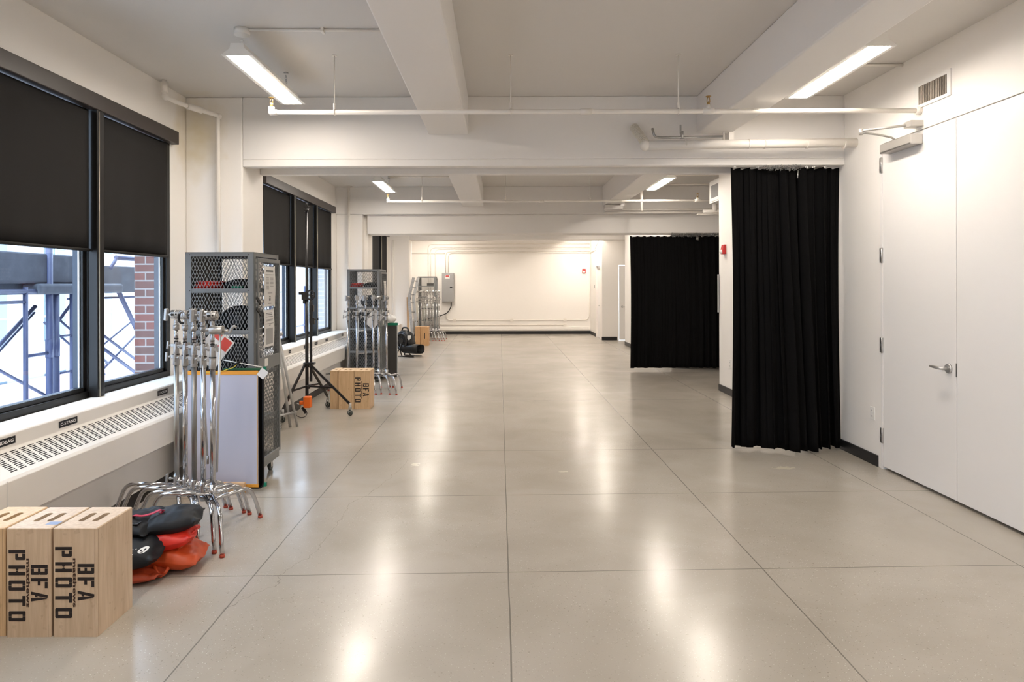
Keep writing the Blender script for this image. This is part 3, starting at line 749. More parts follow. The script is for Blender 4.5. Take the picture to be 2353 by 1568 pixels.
def stencil(word, fx, yf, u0, hgt, z0, top, pitch):
    """letters rotated a quarter turn clockwise on the face at y=yf; u0 = left x of the line, z0 = top start"""
    b = MB(); t = z0
    for ch in word:
        polys = []
        polys = GL[ch]
        for p in polys:
            pts = [(fx + u0 + q[1] * hgt, top - t - q[0] * hgt) for q in p]
            b.prism(pts, yf - .0012, yf + .0004)
        t += pitch
    return b
def stadium(cx, cy, L_, W_, n=8):
    p = []
    for k in range(n + 1): a = pi * k / n; p.append((cx + W_ / 2 * cos(a), cy + L_ / 2 - W_ / 2 + W_ / 2 * sin(a)))
    for k in range(n + 1): a = pi + pi * k / n; p.append((cx + W_ / 2 * cos(a), cy - L_ / 2 + W_ / 2 + W_ / 2 * sin(a)))
    return p
def apple_box(lab, group, w=.206, dpt=.305, h=.506, m='ply', holes=2, words=True, dz=0.0):
    r = thing('wooden_crate', lab, 'crate', (0, 0, 0), group)
    b = MB(); hw, hd = w / 2, dpt / 2; e = .004
    outer = [(-hw + e, -hd + e), (hw - e, -hd + e), (hw - e, hd - e), (-hw + e, hd - e)]
    hs = [stadium(sx, 0, .122, .03) for sx in ((-.033, .033) if holes == 2 else (0,))]
    loops = [[Vector((x, y, 0)) for x, y in l] for l in [outer] + hs]
    fl = [p for l in loops for p in l]
    tri = tessellate_polygon(loops)
    b.add([(p.x, p.y, h) for p in fl], [tuple(t) for t in tri])
    for l in hs:
        n = len(l); b.add([(x, y, h) for x, y in l] + [(x, y, h - .018) for x, y in l], [(i, (i + 1) % n, n + (i + 1) % n, n + i) for i in range(n)])
    # sides with eased edges
    prof = [(-hw, -hd + e), (-hw + e, -hd), (hw - e, -hd), (hw, -hd + e), (hw, hd - e), (hw - e, hd), (-hw + e, hd), (-hw, hd - e)]
    lo = [(x, y, 0) for x, y in prof]; hi = [(x, y, h - e) for x, y in prof]
    b.add(lo + hi, [(i, (i + 1) % 8, 8 + (i + 1) % 8, 8 + i) for i in range(8)] + [tuple(range(8))[::-1]])
    b.add([(x, y, h - e) for x, y in prof] + [(x, y, h) for x, y in outer], [(0, 1, 8), (1, 2, 9, 8), (2, 3, 9), (3, 4, 10, 9), (4, 5, 10), (5, 6, 11, 10), (6, 7, 11), (7, 0, 8, 11)])
    b.build('body', M[m], r)
    g = MB().box(-hw - .0006, -hw + .001, -hd + .006, -hd + .0068, .0, h - .004).box(hw - .001, hw + .0006, -hd + .006, -hd + .0068, 0, h - .004)
    g.box(hw - .0125, hw - .012, -hd - .0004, -hd + .001, 0, h - .006)
    g.build('panel_joint', M['orangedk'] if False else mat('joint_line_%d' % len(bpy.data.materials), (.22, .13, .07), .7), r)  # thin dark brown lines along the panel joints
    MB().box(-hw + .02, hw - .02, -hd + .02, hd - .02, h - .075, h - .07).build('inner_divider', M['dark'], r)  # dark sheet added below the hand slots, standing in for shade inside
    if words:
        stencil('PHOTO', -hw, -hd, .0105, .0775, .0865 + dz, h, .071).build('stencil_lettering', M['inkblk'], r)
        stencil('BFA', -hw, -hd, .1145, .077, .166 + dz * .25, h, .062).build('stencil_lettering', M['inkblk'], r)
        vs, fs, asp = text('matthews', 1, .028)
        k = MB().add([(-hw + .0925 + q * .0175, -hd - .0012, h - .140 - p * .227) for p, q in vs], fs)
        k.build('maker_name', M['inkbrn'], r)
    return r
def rotz(o, a): o.rotation_euler.z = radians(a)
A = apple_box('stencilled plywood box standing on end beside the sandbags, rightmost of the front row', 'stencilled wooden boxes at the front left')
A.location = (-1.974, 3.322, 0)
Bx = apple_box('stencilled plywood box with blue tape on its top, between two others at front left', 'stencilled wooden boxes at the front left', dz=.014)
Bx.location = (-2.190, 3.322, 0)
MB().box(-2.190 + .045, -2.190 + .102, 3.322 - .105, 3.322 - .065, .5055, .5066).build('blue_tape', mat('blue_tape', (.22, .28, .42), .5), Bx)
Cx = apple_box('darker plywood box cut by the left picture edge, behind the stencilled pair', 'stencilled wooden boxes at the front left', words=False)
Cx.location = (-2.408, 3.330, 0)
for c in kids(Cx):
    if c.name.startswith('body'): c.data = c.data.copy(); c.data.materials[0] = M['honey']
g2 = 'wooden boxes by the rolling stand'
h1 = apple_box('slim half-width plywood box at the left end of the second box row', g2, w=.105, m='honey', holes=1, words=False); h1.location = (-2.185, 9.15, 0)
h2 = apple_box('plain plywood box in the middle of the second box row', g2, m='honey', words=False); h2.location = (-2.022, 9.13, 0)
h3 = apple_box('stencilled plywood box at the right end of the second box row, behind the caster', g2, m='honey'); h3.location = (-1.812, 9.13, 0)
g3 = 'wooden boxes at the far end'
h4 = apple_box('slim orange-toned wooden box at the far end behind the blower', g3, w=.15, m='amber', holes=1, words=False); h4.location = (-2.21, 18.55, 0)
h5 = apple_box('orange-toned wooden box at the far end with a dark slot, beside the chrome stands', g3, m='amber', words=False); h5.location = (-2.02, 18.5, 0)
MB().box(-2.032, -2.008, 18.5 - .156, 18.5 - .1525, .19, .34).build('hand_slot', M['dark'], h5)

# ------------------------------------------------------------------ sandbags
def pillow(name, m, parent, c, L_, W_, H_, rz=0, tilt=0, roll=0, bend=0.0, wr=.5, seed=1, e=2.3, fin=.05):
    rr = random.Random(seed); n, k = 30, 20; b = MB(); vs = []
    mx = Matrix.Translation(c) @ Matrix.Rotation(rz, 4, 'Z') @ Matrix.Rotation(tilt, 4, 'Y') @ Matrix.Rotation(roll, 4, 'X')
    ph = [rr.uniform(0, 6.28) for _ in range(6)]
    for side in (1, -1):
        for i in range(n + 1):
            u = -1 + 2 * i / n
            for j in range(k + 1):
                v = -1 + 2 * j / k
                uu = min(1, abs(u) / (1 - fin)); t = (max(0, 1 - uu ** e)) ** .62 * (max(0, 1 - abs(v) ** 2.6)) ** .5
                wv = wr * .010 * (sin(7 * u + 3 * v + ph[0]) + sin(11 * v * (1 + .3 * u) + ph[1]) * .7 + sin(17 * u - 6 * v + ph[2]) * .4) * t ** .5
                wid = W_ / 2 * (1 - .10 * (1 - abs(u)) * 0 + .06 * sin(4 * u + ph[3]))
                z = side * (H_ / 2 * t + .0015) + wv * (1 if side > 0 else .3) + bend * u * u + (.012 * sin(5 * v + ph[4]) * (abs(u) > .85))
                vs.append((u * L_ / 2 * (1 - .05 * v * v * (abs(u) > .8)), v * wid, z))
    q = (n + 1) * (k + 1)
    fs = []
    for i in range(n):
        for j in range(k):
            a, d = i * (k + 1) + j, (i + 1) * (k + 1) + j
            fs += [(a, d, d + 1, a + 1), (q + a, q + a + 1, q + d + 1, q + d)]
    for i in range(n): fs += [(i * (k + 1), q + i * (k + 1), q + (i + 1) * (k + 1), (i + 1) * (k + 1)), (i * (k + 1) + k, (i + 1) * (k + 1) + k, q + (i + 1) * (k + 1) + k, q + i * (k + 1) + k)]
    for j in range(k): fs += [(j, j + 1, q + j + 1, q + j), (n * (k + 1) + j, q + n * (k + 1) + j, q + n * (k + 1) + j + 1, n * (k + 1) + j + 1)]
    b.add(vs, fs, True, mx)
    return b.build(name, m, parent)
gb = 'sandbags piled beside the boxes'
t = thing('sandbag', 'dark rust sandbag lying flat at the bottom of the pile', 'sandbag', (-2.1, 3.77, 0), gb)
pillow('pouch', M['orangedk'], t, (-2.08, 3.80, .037), .42, .24, .075, radians(4), seed=2)
t = thing('sandbag', 'big bright orange sandbag bulging onto the floor under the others', 'sandbag', (-1.96, 4.0, 0), gb)
pillow('pouch', M['orange'], t, (-1.885, 3.965, .078), .32, .30, .135, radians(8), radians(6), 0, seed=5)
pillow('pouch', M['orange'], t, (-2.16, 3.99, .095), .34, .30, .13, radians(-4), radians(-3), seed=6)
MB().tube(fil([(-1.93, 3.80, .07), (-1.90, 3.785, .035), (-1.89, 3.80, .012), (-1.87, 3.83, .03), (-1.85, 3.86, .10), (-1.82, 3.95, .155)], .02), .010, 8).build('handle_strap', M['orange'], t)
t = thing('sandbag', 'red sandbag poking out between the black and orange bags', 'sandbag', (-2.0, 4.02, .16), gb)
pillow('pouch', M['red'], t, (-1.935, 3.93, .178), .36, .24, .115, radians(12), radians(-9), radians(4), seed=9)
MB().tube(fil([(-1.84, 3.86, .165), (-1.80, 3.87, .19), (-1.775, 3.92, .205), (-1.755, 3.99, .222)], .02), .006, 8).build('seam_tab', M['red'], t)
t = thing('sandbag', 'black sandbag with a round white emblem, in front of the orange bags', 'sandbag', (-2.1, 3.8, .08), gb)
po = pillow('pouch', M['bagblk'], t, (-2.045, 3.80, .162), .34, .27, .15, radians(2), radians(2), radians(10), seed=12, wr=.15)
bpy.context.view_layer.update()
def onface(px, pz, off=0.0):
    ok, loc, nn, ix = po.ray_cast(Vector((px, 3.3, pz)) - po.matrix_world.translation, Vector((0, 1, 0)))
    y = (loc + po.matrix_world.translation).y if ok else 3.68
    return (px, y - .0015 + off, pz)
e = MB(); cx, cz = -1.943, .193
def disc(b, x, z, rx, rz, off, n=24):
    for f0, f1 in ((0, .5), (.5, 1)):
        vs_ = [onface(x + rx * f * cos(2 * pi * k / n), z + rz * f * sin(2 * pi * k / n), off) for f in (f0, f1) for k in range(n)]
        b.add(vs_, [(k, (k + 1) % n, n + (k + 1) % n, n + k) for k in range(n)])
disc(e, cx, cz, .020, .0105, 0)
for (a, bb) in ((-2.012, -2.006), (-2.000, -1.994), (-1.986, -1.980)): e.add([onface(a, cz - .012), onface(bb, cz - .012), onface(bb + .007, cz + .010), onface(a + .007, cz + .010)], [(0, 1, 2, 3)])
eo = e.build('emblem', M['paper'], t); sd = eo.modifiers.new('s', 'SOLIDIFY'); sd.thickness = .001
e = MB()
for dx in (-.009, .009): disc(e, cx + dx * .8, cz + .0012, .0045, .0030, -.0012, 12)
disc(e, cx, cz - .0055, .006, .0014, -.0012, 10)
eo = e.build('emblem_mark', M['bagblk'], t); sd = eo.modifiers.new('s', 'SOLIDIFY'); sd.thickness = .0006
t = thing('sandbag', 'black sandbag with a crimson carrying strap, topmost of the pile', 'sandbag', (-2.05, 3.93, .22), gb)
pillow('pouch', M['bagblk'], t, (-1.905, 3.97, .272), .33, .27, .12, radians(14), radians(-6), radians(4), seed=15, wr=.25)
pillow('pouch', M['bagblk'], t, (-2.13, 3.91, .262), .33, .29, .13, radians(2), radians(1), radians(2), seed=16, wr=.25)
pillow('flap', M['bagblk'], t, (-2.02, 4.02, .292), .26, .12, .06, radians(8), 0, 0, seed=18, wr=.3)
b = MB(); pts = fil([(-2.10, 3.88, .318), (-2.07, 3.86, .334), (-2.03, 3.87, .324), (-1.985, 3.90, .330), (-1.955, 3.93, .342), (-1.945, 3.95, .330), (-1.96, 3.93, .322)], .02)
for p, q in zip(pts, pts[1:]): b.bar(p, q, .026, .003)
b.build('webbing_strap', M['pink'], t)
MB().box(-2.085, -2.02, 3.80, 3.845, .300, .303).build('label_patch', M['base'], t)

# ------------------------------------------------------------------ chrome grip stands
def grip_stand():
    r = thing('grip_stand', '', 'stand', (0, 0, 0))
    for k, (a, z, R0) in enumerate(((-60, .255, .40), (63, .238, .40), (180, .275, .45))):
        c, s_ = cos(radians(a)), sin(radians(a))
        pts = [(.012 * c, .012 * s_, z), ((R0 - .10) * c, (R0 - .10) * s_, z), ((R0 - .045) * c, (R0 - .045) * s_, .145), (R0 * c, R0 * s_, .012)]
        lg = MB().tube(fil(pts, .06, 6), .0135, 12).build('leg', M['chrome'], r)
        MB().cyl((R0 * c * 1.001, R0 * s_ * 1.001, 0), (R0 * c * .997, R0 * s_ * .999, .018), .0155, 12).build('foot_cap', M['redcap'], lg)
    MB().cyl((0, 0, .215), (0, 0, .34), .0215, 16).cyl((0, 0, .23), (0, 0, .25), .026, 16).build('leg_hub', M['chrome'], r)
    def knob(x0, z, s_=1.0, name='knob', m='cast', y=0):
        k = MB().cyl((x0, y, z), (x0 - .045 * s_, y, z), .0055, 8); k.cyl((x0 - .018 * s_, y, z), (x0 - .03 * s_, y, z), .010, 8)
        k.bar((x0 - .05 * s_, y, z - .030 * s_), (x0 - .045 * s_, y, z + .030 * s_), .013 * s_, .020 * s_)
        return k.build(name, M[m], r, bevel=.004)
    knob(-.02, .315, 1.0)
    MB().cyl((0, 0, .25), (0, 0, 1.10), .0165, 16).build('base_tube', M['chrome'], r)
    b = MB().cyl((0, 0, 1.09), (0, 0, 1.155), .0215, 16); b.cyl((0, 0, 1.155), (0, 0, 1.165), .0225, 16); b.cyl((0, 0, 1.165), (0, 0, 1.235), .0185, 16, .0175)
    b.box(-.034, .0, -.012, .012, 1.135, 1.160); b.box(0, .032, -.010, .010, 1.205, 1.225); b.box(-.034, 0, -.010, .010, 1.215, 1.235)
    b.build('riser_collar', M['cast'], r, bevel=.002)
    knob(-.02, 1.147, 1.0); knob(-.018, 1.225, .85)
    b = MB().cyl((.018, 0, 1.215), (.035, 0, 1.215), .006, 8); b.bar((.038, 0, 1.20), (.026, -.012, 1.25), .012, .016); b.build('knob', M['cast'], r, bevel=.003)
    MB().cyl((0, 0, 1.235), (0, 0, 1.355), .0125, 14).build('riser', M['chrome'], r)
    b = MB()
    for z in (1.245, 1.268, 1.16): b.cyl((0, 0, z), (0, 0, z + .006), .0145 if z > 1.2 else .0232, 14)
    b.build('rubber_rings', M['black'], r)
    b = MB().cyl((0, 0, 1.33), (0, 0, 1.365), .0205, 14); b.ball((0, 0, 1.368), .016); b.build('top_socket', M['cast'], r)
    h = MB().cyl((-.030, 0, 1.435), (.030, 0, 1.435), .031, 20); h.cyl((-.002, 0, 1.435), (.002, 0, 1.435), .033, 20); h.cyl((-.036, 0, 1.435), (.036, 0, 1.435), .014, 12)
    h.cyl((0, 0, 1.365), (0, 0, 1.40), .014, 12)
    h.box(-.03, -.004, -.034, -.026, 1.425, 1.445)
    ho = h.build('grip_head', M['cast'], r, bevel=.003)
    k = MB().cyl((-.034, 0, 1.435), (-.060, 0, 1.435), .008, 10); k.bar((-.072, 0, 1.392), (-.066, 0, 1.476), .024, .030); k.build('head_knob', M['cast'], ho, bevel=.006)
    k = MB(); k.cyl((-.012, -.036, 1.435), (-.012, -.028, 1.435), .009, 12).cyl((.014, -.036, 1.438), (.014, -.028, 1.438), .005, 10); k.build('rod_hole', M['dark'], ho)
    return r
gs = grip_stand()
def recolour(root, names_, m):
    for c in kids(root):
        if c.name.split('.')[0] in names_: c.data = c.data.copy(); c.data.materials[0] = M[m]
g1 = 'chrome grip stands nested at the front left'
near = [(-1.868, 4.44, 'chrome grip stand nearest the camera, rightmost of the front cluster'),
        (-1.953, 4.495, 'chrome grip stand second from the right in the front cluster'),
        (-2.038, 4.55, 'dark steel grip stand in the middle of the front cluster'),
        (-2.123, 4.605, 'chrome grip stand second from the left in the front cluster'),
        (-2.208, 4.66, 'grey steel grip stand leftmost of the front cluster, by the window')]
sts = []
for i, (x, y, lab) in enumerate(near):
    if i == 0: o = gs; o.location = (x, y, 0); o['label'] = lab; o['group'] = g1
    else: o = dup(gs, (x, y, 0), lab, g1, radians([0, 2, -3, 3, -2][i]))
    sts.append(o)
recolour(sts[2], ('base_tube',), 'dull'); recolour(sts[4], ('base_tube',), 'steel')
# turn some heads
for i, a in ((1, 40), (2, -50), (3, 170)):
    for c in kids(sts[i]):
        if c.name.startswith('grip_head'): c.rotation_euler.z = radians(a)
# shared arm heads / rods
def arm(p_top, p_bot, r, lab, clamp=True, name='extension_arm'):
    t = thing(name, lab, 'rod', p_bot, 'extension arms among the stands')
    b = MB().cyl(p_bot, p_top, r, 12); b.build('rod', M['galv'], t)
    if clamp:
        x, y, z = p_top
        c = MB().cyl((x - .065, y, z), (x + .012, y, z), .026, 18); c.cyl((x + .012, y, z), (x + .018, y, z), .031, 18); c.cyl((x + .018, y, z - .004), (x + .052, y, z - .004), .010, 10)
        c.cyl((x - .09, y, z + .006), (x - .065, y, z + .004), .012, 10)
        co = c.build('clamp', M['cast'], t, bevel=.003)
        k = MB().tube(fil([(x + .048, y, z - .018), (x + .062, y, z - .012), (x + .070, y, z + .012), (x + .085, y, z + .028), (x + .10, y, z + .018)], .012), .008, 8); k.build('clamp_lever', M['cast'], co)
    else:
        MB().cyl((p_bot[0], p_bot[1], p_bot[2] - .002), (p_bot[0], p_bot[1], p_bot[2] + .05), r + .0015, 10).build('knurled_end', M['dull'], t)
    return t
arm((-1.772, 4.33, 1.347), (-1.797, 4.33, .450), .0075, 'slim grey rod hanging beside the white panel from a clamp')
arm((-1.945, 4.45, 1.33), (-1.905, 4.45, .470), .0055, 'thinner rod hanging among the front chrome stands', False)
# C clamp with carabiner-like black ring
t = thing('clamp', 'black rubber-gripped clamp looped over the heads of the front stands', 'clamp', (-2.06, 4.40, 1.40))
MB().tube([(-2.045 + .022 * cos(q), 4.395, 1.425 + .036 * sin(q)) for q in [2.4 + .25 * k for k in range(12)]], .008, 8).build('grip_ring', M['black'], t)
MB().tube([(-2.045 + .024 * cos(q), 4.405, 1.428 + .038 * sin(q)) for q in [.4 + .27 * k for k in range(12)]], .008, 8).build('steel_ring', M['cast'], t)
# tag board
def tagboard(c, s_, lab, red=False, a=45):
    t = thing('hanging_tag', lab, 'sign', (c[0], c[1], c[2] - s_ * .7), 'white tags hung on the stands')
    mx = Matrix.Translation(c) @ Matrix.Rotation(radians(a), 4, 'Y')
    MB().box(-s_ / 2, s_ / 2, -.001, .001, -s_ / 2 * 1.35, s_ / 2 * 1.35, mx).build('card', M['paper'], t)
    if red:
        MB().box(s_ * .05, s_ * .44, -.0022, -.001, s_ * .16, s_ * .62, mx).box(-s_ * .45, -s_ * .05, -.0022, -.001, s_ * .36, s_ * .62, mx).build('red_print', mat('red_print', (.70, .09, .07), .6), t)
    else:
        MB().box(-s_ * .1, s_ * .02, -.0022, -.001, -s_ * .1, s_ * .1, mx).build('faint_print', M['white'], t)
tagboard((-2.025, 4.84, 1.185), .18, 'white card with red print hanging tilted behind the front chrome stands', True, 38)
tagboard((-1.98, 10.72, 1.10), .20, 'blank white card hanging among the second cluster of stands', a=40)
tagboard((-2.10, 20.5, 1.2), .24, 'white card hanging among the far cluster of stands', a=45)

g2s = 'chrome grip stands in a row before the second locker'
row = [(-1.735, 10.47), (-1.86, 10.50), (-1.955, 10.56), (-2.06, 10.50), (-2.20, 10.52), (-2.335, 10.50)]
ordn = ['rightmost', 'second from the right', 'third from the right', 'third from the left', 'second from the left', 'leftmost']
for i, (x, y) in enumerate(row):
    o = dup(gs, (x, y, 0), 'chrome grip stand %s in the row before the second locker' % ordn[i], g2s, radians([0, 3, -3, 2, -4, 3][i]))
    for c in kids(o):
        if c.name.startswith('grip_head'): c.rotation_euler.z = radians([80, 20, 95, 70, -60, 75][i])
arm((-2.155, 10.40, 1.13), (-2.165, 10.40, .45), .0055, 'slim rod hanging in the second row of stands', False)
g3s = 'chrome grip stands at the far end'
for i in range(8):
    dup(gs, (-1.80 - .088 * i, 20.25 + (.05 if i % 2 else 0), 0), 'chrome grip stand, %s from the right in the far cluster beside the electrical panel' % ['first', 'second', 'third', 'fourth', 'fifth', 'sixth', 'seventh', 'eighth'][i], g3s, radians((i * 7) % 5 - 2))

# ------------------------------------------------------------------ wire lockers
def diamond(b, x0, x1, z0, z1, pw, ph, fn, w=.0035, th=.0025):
    """strips of expanded metal in the rectangle; fn maps (u, n, v) to 3-D"""
    W_, H_ = x1 - x0, z1 - z0
    for sgn in (1, -1):
        k = -int(W_ / pw) - int(H_ / ph) - 3
        while k < int(W_ / pw) + int(H_ / ph) + 4:
            # line: u = x0 + k*pw + sgn*(v - z0)*pw/ph
            s = sgn * pw / ph
            pts = []
            va, vb = z0, z1
            ua = x0 + k * pw; 
            def U(v): return ua + s * (v - z0)
            lo, hi = z0, z1
            if s > 0: lo = max(lo, z0 + (x0 - ua) / s); hi = min(hi, z0 + (x1 - ua) / s)
            else: lo = max(lo, z0 + (x1 - ua) / s); hi = min(hi, z0 + (x0 - ua) / s)
            if hi - lo > .01:
                a, c = (U(lo), lo), (U(hi), hi)
                d = Vector((c[0] - a[0], c[1] - a[1])).normalized(); nx, nz = -d.y * w / 2, d.x * w / 2
                q = [(a[0] - nx, a[1] - nz), (a[0] + nx, a[1] + nz), (c[0] + nx, c[1] + nz), (c[0] - nx, c[1] - nz)]
                vs = [fn(u, -th / 2, v) for u, v in q] + [fn(u, th / 2, v) for u, v in q]
                b.add(vs, [(3, 2, 1, 0), (4, 5, 6, 7), (0, 1, 5, 4), (1, 2, 6, 5), (2, 3, 7, 6), (3, 0, 4, 7)])
            k += 1
def locker():
    r = thing('wire_locker', '', 'locker', (0, 0, 0)); w, d, h = .55, .61, 1.90; zb = .11; P = .048
    b = MB()
    for x in (0, w - P):
        for y in (0, d - P):
            ex = 0 if x == 0 else w - .003; ey = 0 if y == 0 else d - .003
            b.box(ex, ex + .003, y, y + P, zb, h); b.box(x, x + P, ey, ey + .003, zb, h)
    for z0, z1 in ((h - .035, h), (zb, zb + .05)):
        b.box(P, w - P, 0, .003, z0, z1); b.box(P, w - P, d - .003, d, z0, z1); b.box(w - .003, w, P, d - P, z0, z1); b.box(0, .003, P, d - P, z0, z1)
    b.box(0, w, 0, d, h - .004, h); b.box(.003, w - .003, .003, d - .003, zb, zb + .004)
    b.build('frame', M['cab'], r, bevel=.001)
    for z in (1.575, 1.24, .88, .50):
        s = MB(); s.box(.004, w - .004, .004, d - .004, z, z + .004).box(.004, w - .004, .004, .006, z - .002, z + .032).box(w - .012, w - .004, .006, d - .006, z - .0, z + .03)
        s.build('shelf', M['cab'], r)
    MB().box(.001, .003, P, d - P, zb + .05, h - .035).build('solid_side_panel', M['cabdark'], r)
    f = MB(); diamond(f, P, w - P, zb + .05, h - .035, .0275, .062, lambda u, n, v: (u, .006 + n, v)); f.build('front_mesh', M['mesh'], r)
    f = MB(); diamond(f, P, w - P, zb + .05, h - .035, .0275, .062, lambda u, n, v: (u, d - .006 + n, v), .003); f.build('rear_mesh', M['mesh'], r)
    do = MB(); X = w + .004
    for (a, c, z0, z1) in ((P + .002, P + .035, zb + .06, h - .045), (d - .035, d - .004, zb + .06, h - .045), (P + .035, d - .035, h - .075, h - .045), (P + .035, d - .035, zb + .06, zb + .09), (P + .035, d - .035, .93, 1.035)):
        do.box(X - .004, X + .012, a, c, z0, z1)
    dr = do.build('door', M['cab'], r, bevel=.002)
    f = MB(); diamond(f, P + .035, d - .035, 1.035, h - .075, .0275, .062, lambda u, n, v: (X + .002 + n, u, v)); diamond(f, P + .035, d - .035, zb + .09, .93, .0275, .062, lambda u, n, v: (X + .002 + n, u, v)); f.build('door_mesh', M['mesh'], dr)
    MB().box(X + .012, X + .0135, .20, .28, .955, 1.02).build('door_label', M['paper'], dr)
    for (y, z) in ((.035, 1.50), (.04, 1.41)): MB().bar((X + .012, y - .02, z + .035), (X + .016, y + .06, z - .02), .008, .024).build('latch_strap', M['black'], dr)
    rv = MB()
    for z in (h - .02, 1.7, 1.59, 1.45, 1.25, 1.0, .7, .4):
        for x in (.035, w - .04): rv.cyl((x, -.002, z), (x, 0, z), .0035, 8)
    rv.build('rivets', M['dark'], r)
    for (x, y) in ((.06, .07), (w - .06, .07), (.06, d - .07), (w - .06, d - .07)):
        c = MB().box(x - .02, x + .02, y - .02, y + .02, .085, zb); c.box(x - .018, x - .013, y - .015, y + .03, .03, .09); c.box(x + .013, x + .018, y - .015, y + .03, .03, .09)
        co = c.build('caster', M['steel'], r); MB().cyl((x - .012, y + .02, .035), (x + .012, y + .02, .035), .035, 18).build('wheel', M['wheel'], co)
    return r
lk = locker(); lk.location = (-2.522, 5.48, 0); lk['label'] = 'tall grey wire mesh locker with notices on its door, nearest the camera'; lk['group'] = 'wire mesh lockers'
dup(lk, (-2.556, 11.44, 0), 'grey wire mesh locker behind the second row of chrome stands', 'wire mesh lockers')
dup(lk, (-2.575, 21.5, 0), 'grey wire mesh locker at the far end beside the electrical panel', 'wire mesh lockers')
# notices on the first locker
def notice(y0, y1, z0, z1, lab, X=-1.955, lines=(), pic=None):
    t = thing('paper_notice', lab, 'notice', (X, (y0 + y1) / 2, z0), 'paper notices on the locker door')
    b = MB(); n = 8; vs = []
    for i in range(n + 1):
        z = z1 + (z0 - z1) * i / n; bow = .006 * sin(pi * i / n)
        for y in (y0, y1): vs += [(X + bow, y, z), (X + bow + .0008, y, z)]
    b.add(vs, [f for i in range(n) for f in ((i * 4, i * 4 + 2, i * 4 + 6, i * 4 + 4), (i * 4 + 1, i * 4 + 5, i * 4 + 7, i * 4 + 3))])
    b.build('sheet', M['paper'], t)
    k = MB()
    for (a, c, p, q) in lines:
        z = z1 + (z0 - z1) * p; bow = .006 * sin(pi * p) + .0022
        k.box(X + bow - .0012, X + bow, y0 + (y1 - y0) * a, y0 + (y1 - y0) * c, z - q, z)
    k.build('printed_lines', M['ink'], t)
    if pic:
        a, c, p, q = pic; MB().box(X + .004, X + .0075, y0 + (y1 - y0) * a, y0 + (y1 - y0) * c, z1 + (z0 - z1) * q, z1 + (z0 - z1) * p).build('printed_photo', M['grey'], t)
    b = MB()
    for y in (y0 + .01, y1 - .01): 
        for z in (z0 + .004, z1 - .004): MB().box(X - .004, X + .004, y - .006, y + .006, z - .012, z + .012).build('tape', M['white'], t)
L1 = [(.2, .82, .09, .016), (.12, .9, .2, .003)] + [(.18, .4, .28 + k * .035, .003) for k in range(9)] + [(.52, .8, .28 + k * .035, .003) for k in range(7)] + [(.3, .7, .66, .004), (.45, .55, .74, .012), (.44, .56, .80, .02), (.4, .65, .92, .006)]
notice(5.655, 5.935, 1.455, 1.79, 'upper white paper notice taped to the first locker door', lines=L1)
notice(5.655, 5.905, 1.115, 1.425, 'lower white paper notice with a grey photo on the first locker door', lines=[(.2, .8, .08, .006), (.2, .8, .12, .006), (.15, .85, .18, .005), (.15, .85, .26, .004), (.15, .85, .29, .004), (.1, .9, .37, .004), (.45, .6, .41, .005)], pic=(.16, .84, .5, .93))
notice(11.70, 11.92, 1.36, 1.70, 'long paper notice on the second locker door', X=-1.985, lines=[(.2, .8, .1, .006), (.2, .8, .2, .004), (.2, .8, .4, .004)])
# contents
def lump(name, lab, cat, c, s_, m, seed, group):
    t = thing(name, lab, cat, (c[0], c[1], c[2]), group)
    rr = random.Random(seed); b = MB(); n, k = 18, 10; ph = [rr.uniform(0, 6.28) for _ in range(4)]; vs = []
    for i in range(k + 1):
        q = pi * i / k
        for j in range(n):
            a = 2 * pi * j / n; f = 1 + .10 * sin(3 * a + ph[0]) + .07 * sin(5 * a + 2 * q + ph[1])
            x = s_[0] * .5 * abs(cos(a)) ** .7 * (1 if cos(a) > 0 else -1) * sin(q) ** .5 * f; y = s_[1] * .5 * abs(sin(a)) ** .7 * (1 if sin(a) > 0 else -1) * sin(q) ** .5 * f
            z = s_[2] * .5 * (1 + cos(q) * (1 + .08 * sin(2 * a + ph[2])))
            vs.append((c[0] + x, c[1] + y, c[2] + max(0, z)))
    b.add(vs, [(i * n + j, (i + 1) * n + j, (i + 1) * n + (j + 1) % n, i * n + (j + 1) % n) for i in range(k) for j in range(n)], True)
    b.build('body', M[m], t)
    MB().tube(fil([(c[0] - s_[0] * .22, c[1] - s_[1] * .42, c[2] + s_[2] * .62), (c[0] - s_[0] * .16, c[1] - s_[1] * .52, c[2] + s_[2] * .5), (c[0] + s_[0] * .16, c[1] - s_[1] * .52, c[2] + s_[2] * .5), (c[0] + s_[0] * .22, c[1] - s_[1] * .42, c[2] + s_[2] * .62)], .02), .006, 8).build('strap', M['black'], t)
    return t
def coil(c, R0, n, m, lab, group, flat=False):
    t = thing('cable_coil', lab, 'cable', (c[0], c[1], c[2]), group); b = MB(); rr = random.Random(int(c[2] * 100))
    for k in range(n): b.torus((c[0] + rr.uniform(-.012, .012), c[1] + rr.uniform(-.012, .012), c[2] + .010 + .0135 * (k // 3)), (rr.uniform(-.06, .06), rr.uniform(-.06, .06), 1), R0 - .017 * (k % 3), .0075, 26, 8)
    b.build('loops', M[m], t); MB().cyl((c[0] + R0 - .04, c[1], c[2] + .055), (c[0] + R0 + .03, c[1], c[2] + .055), .016, 10).build('plug', M['black'], t)
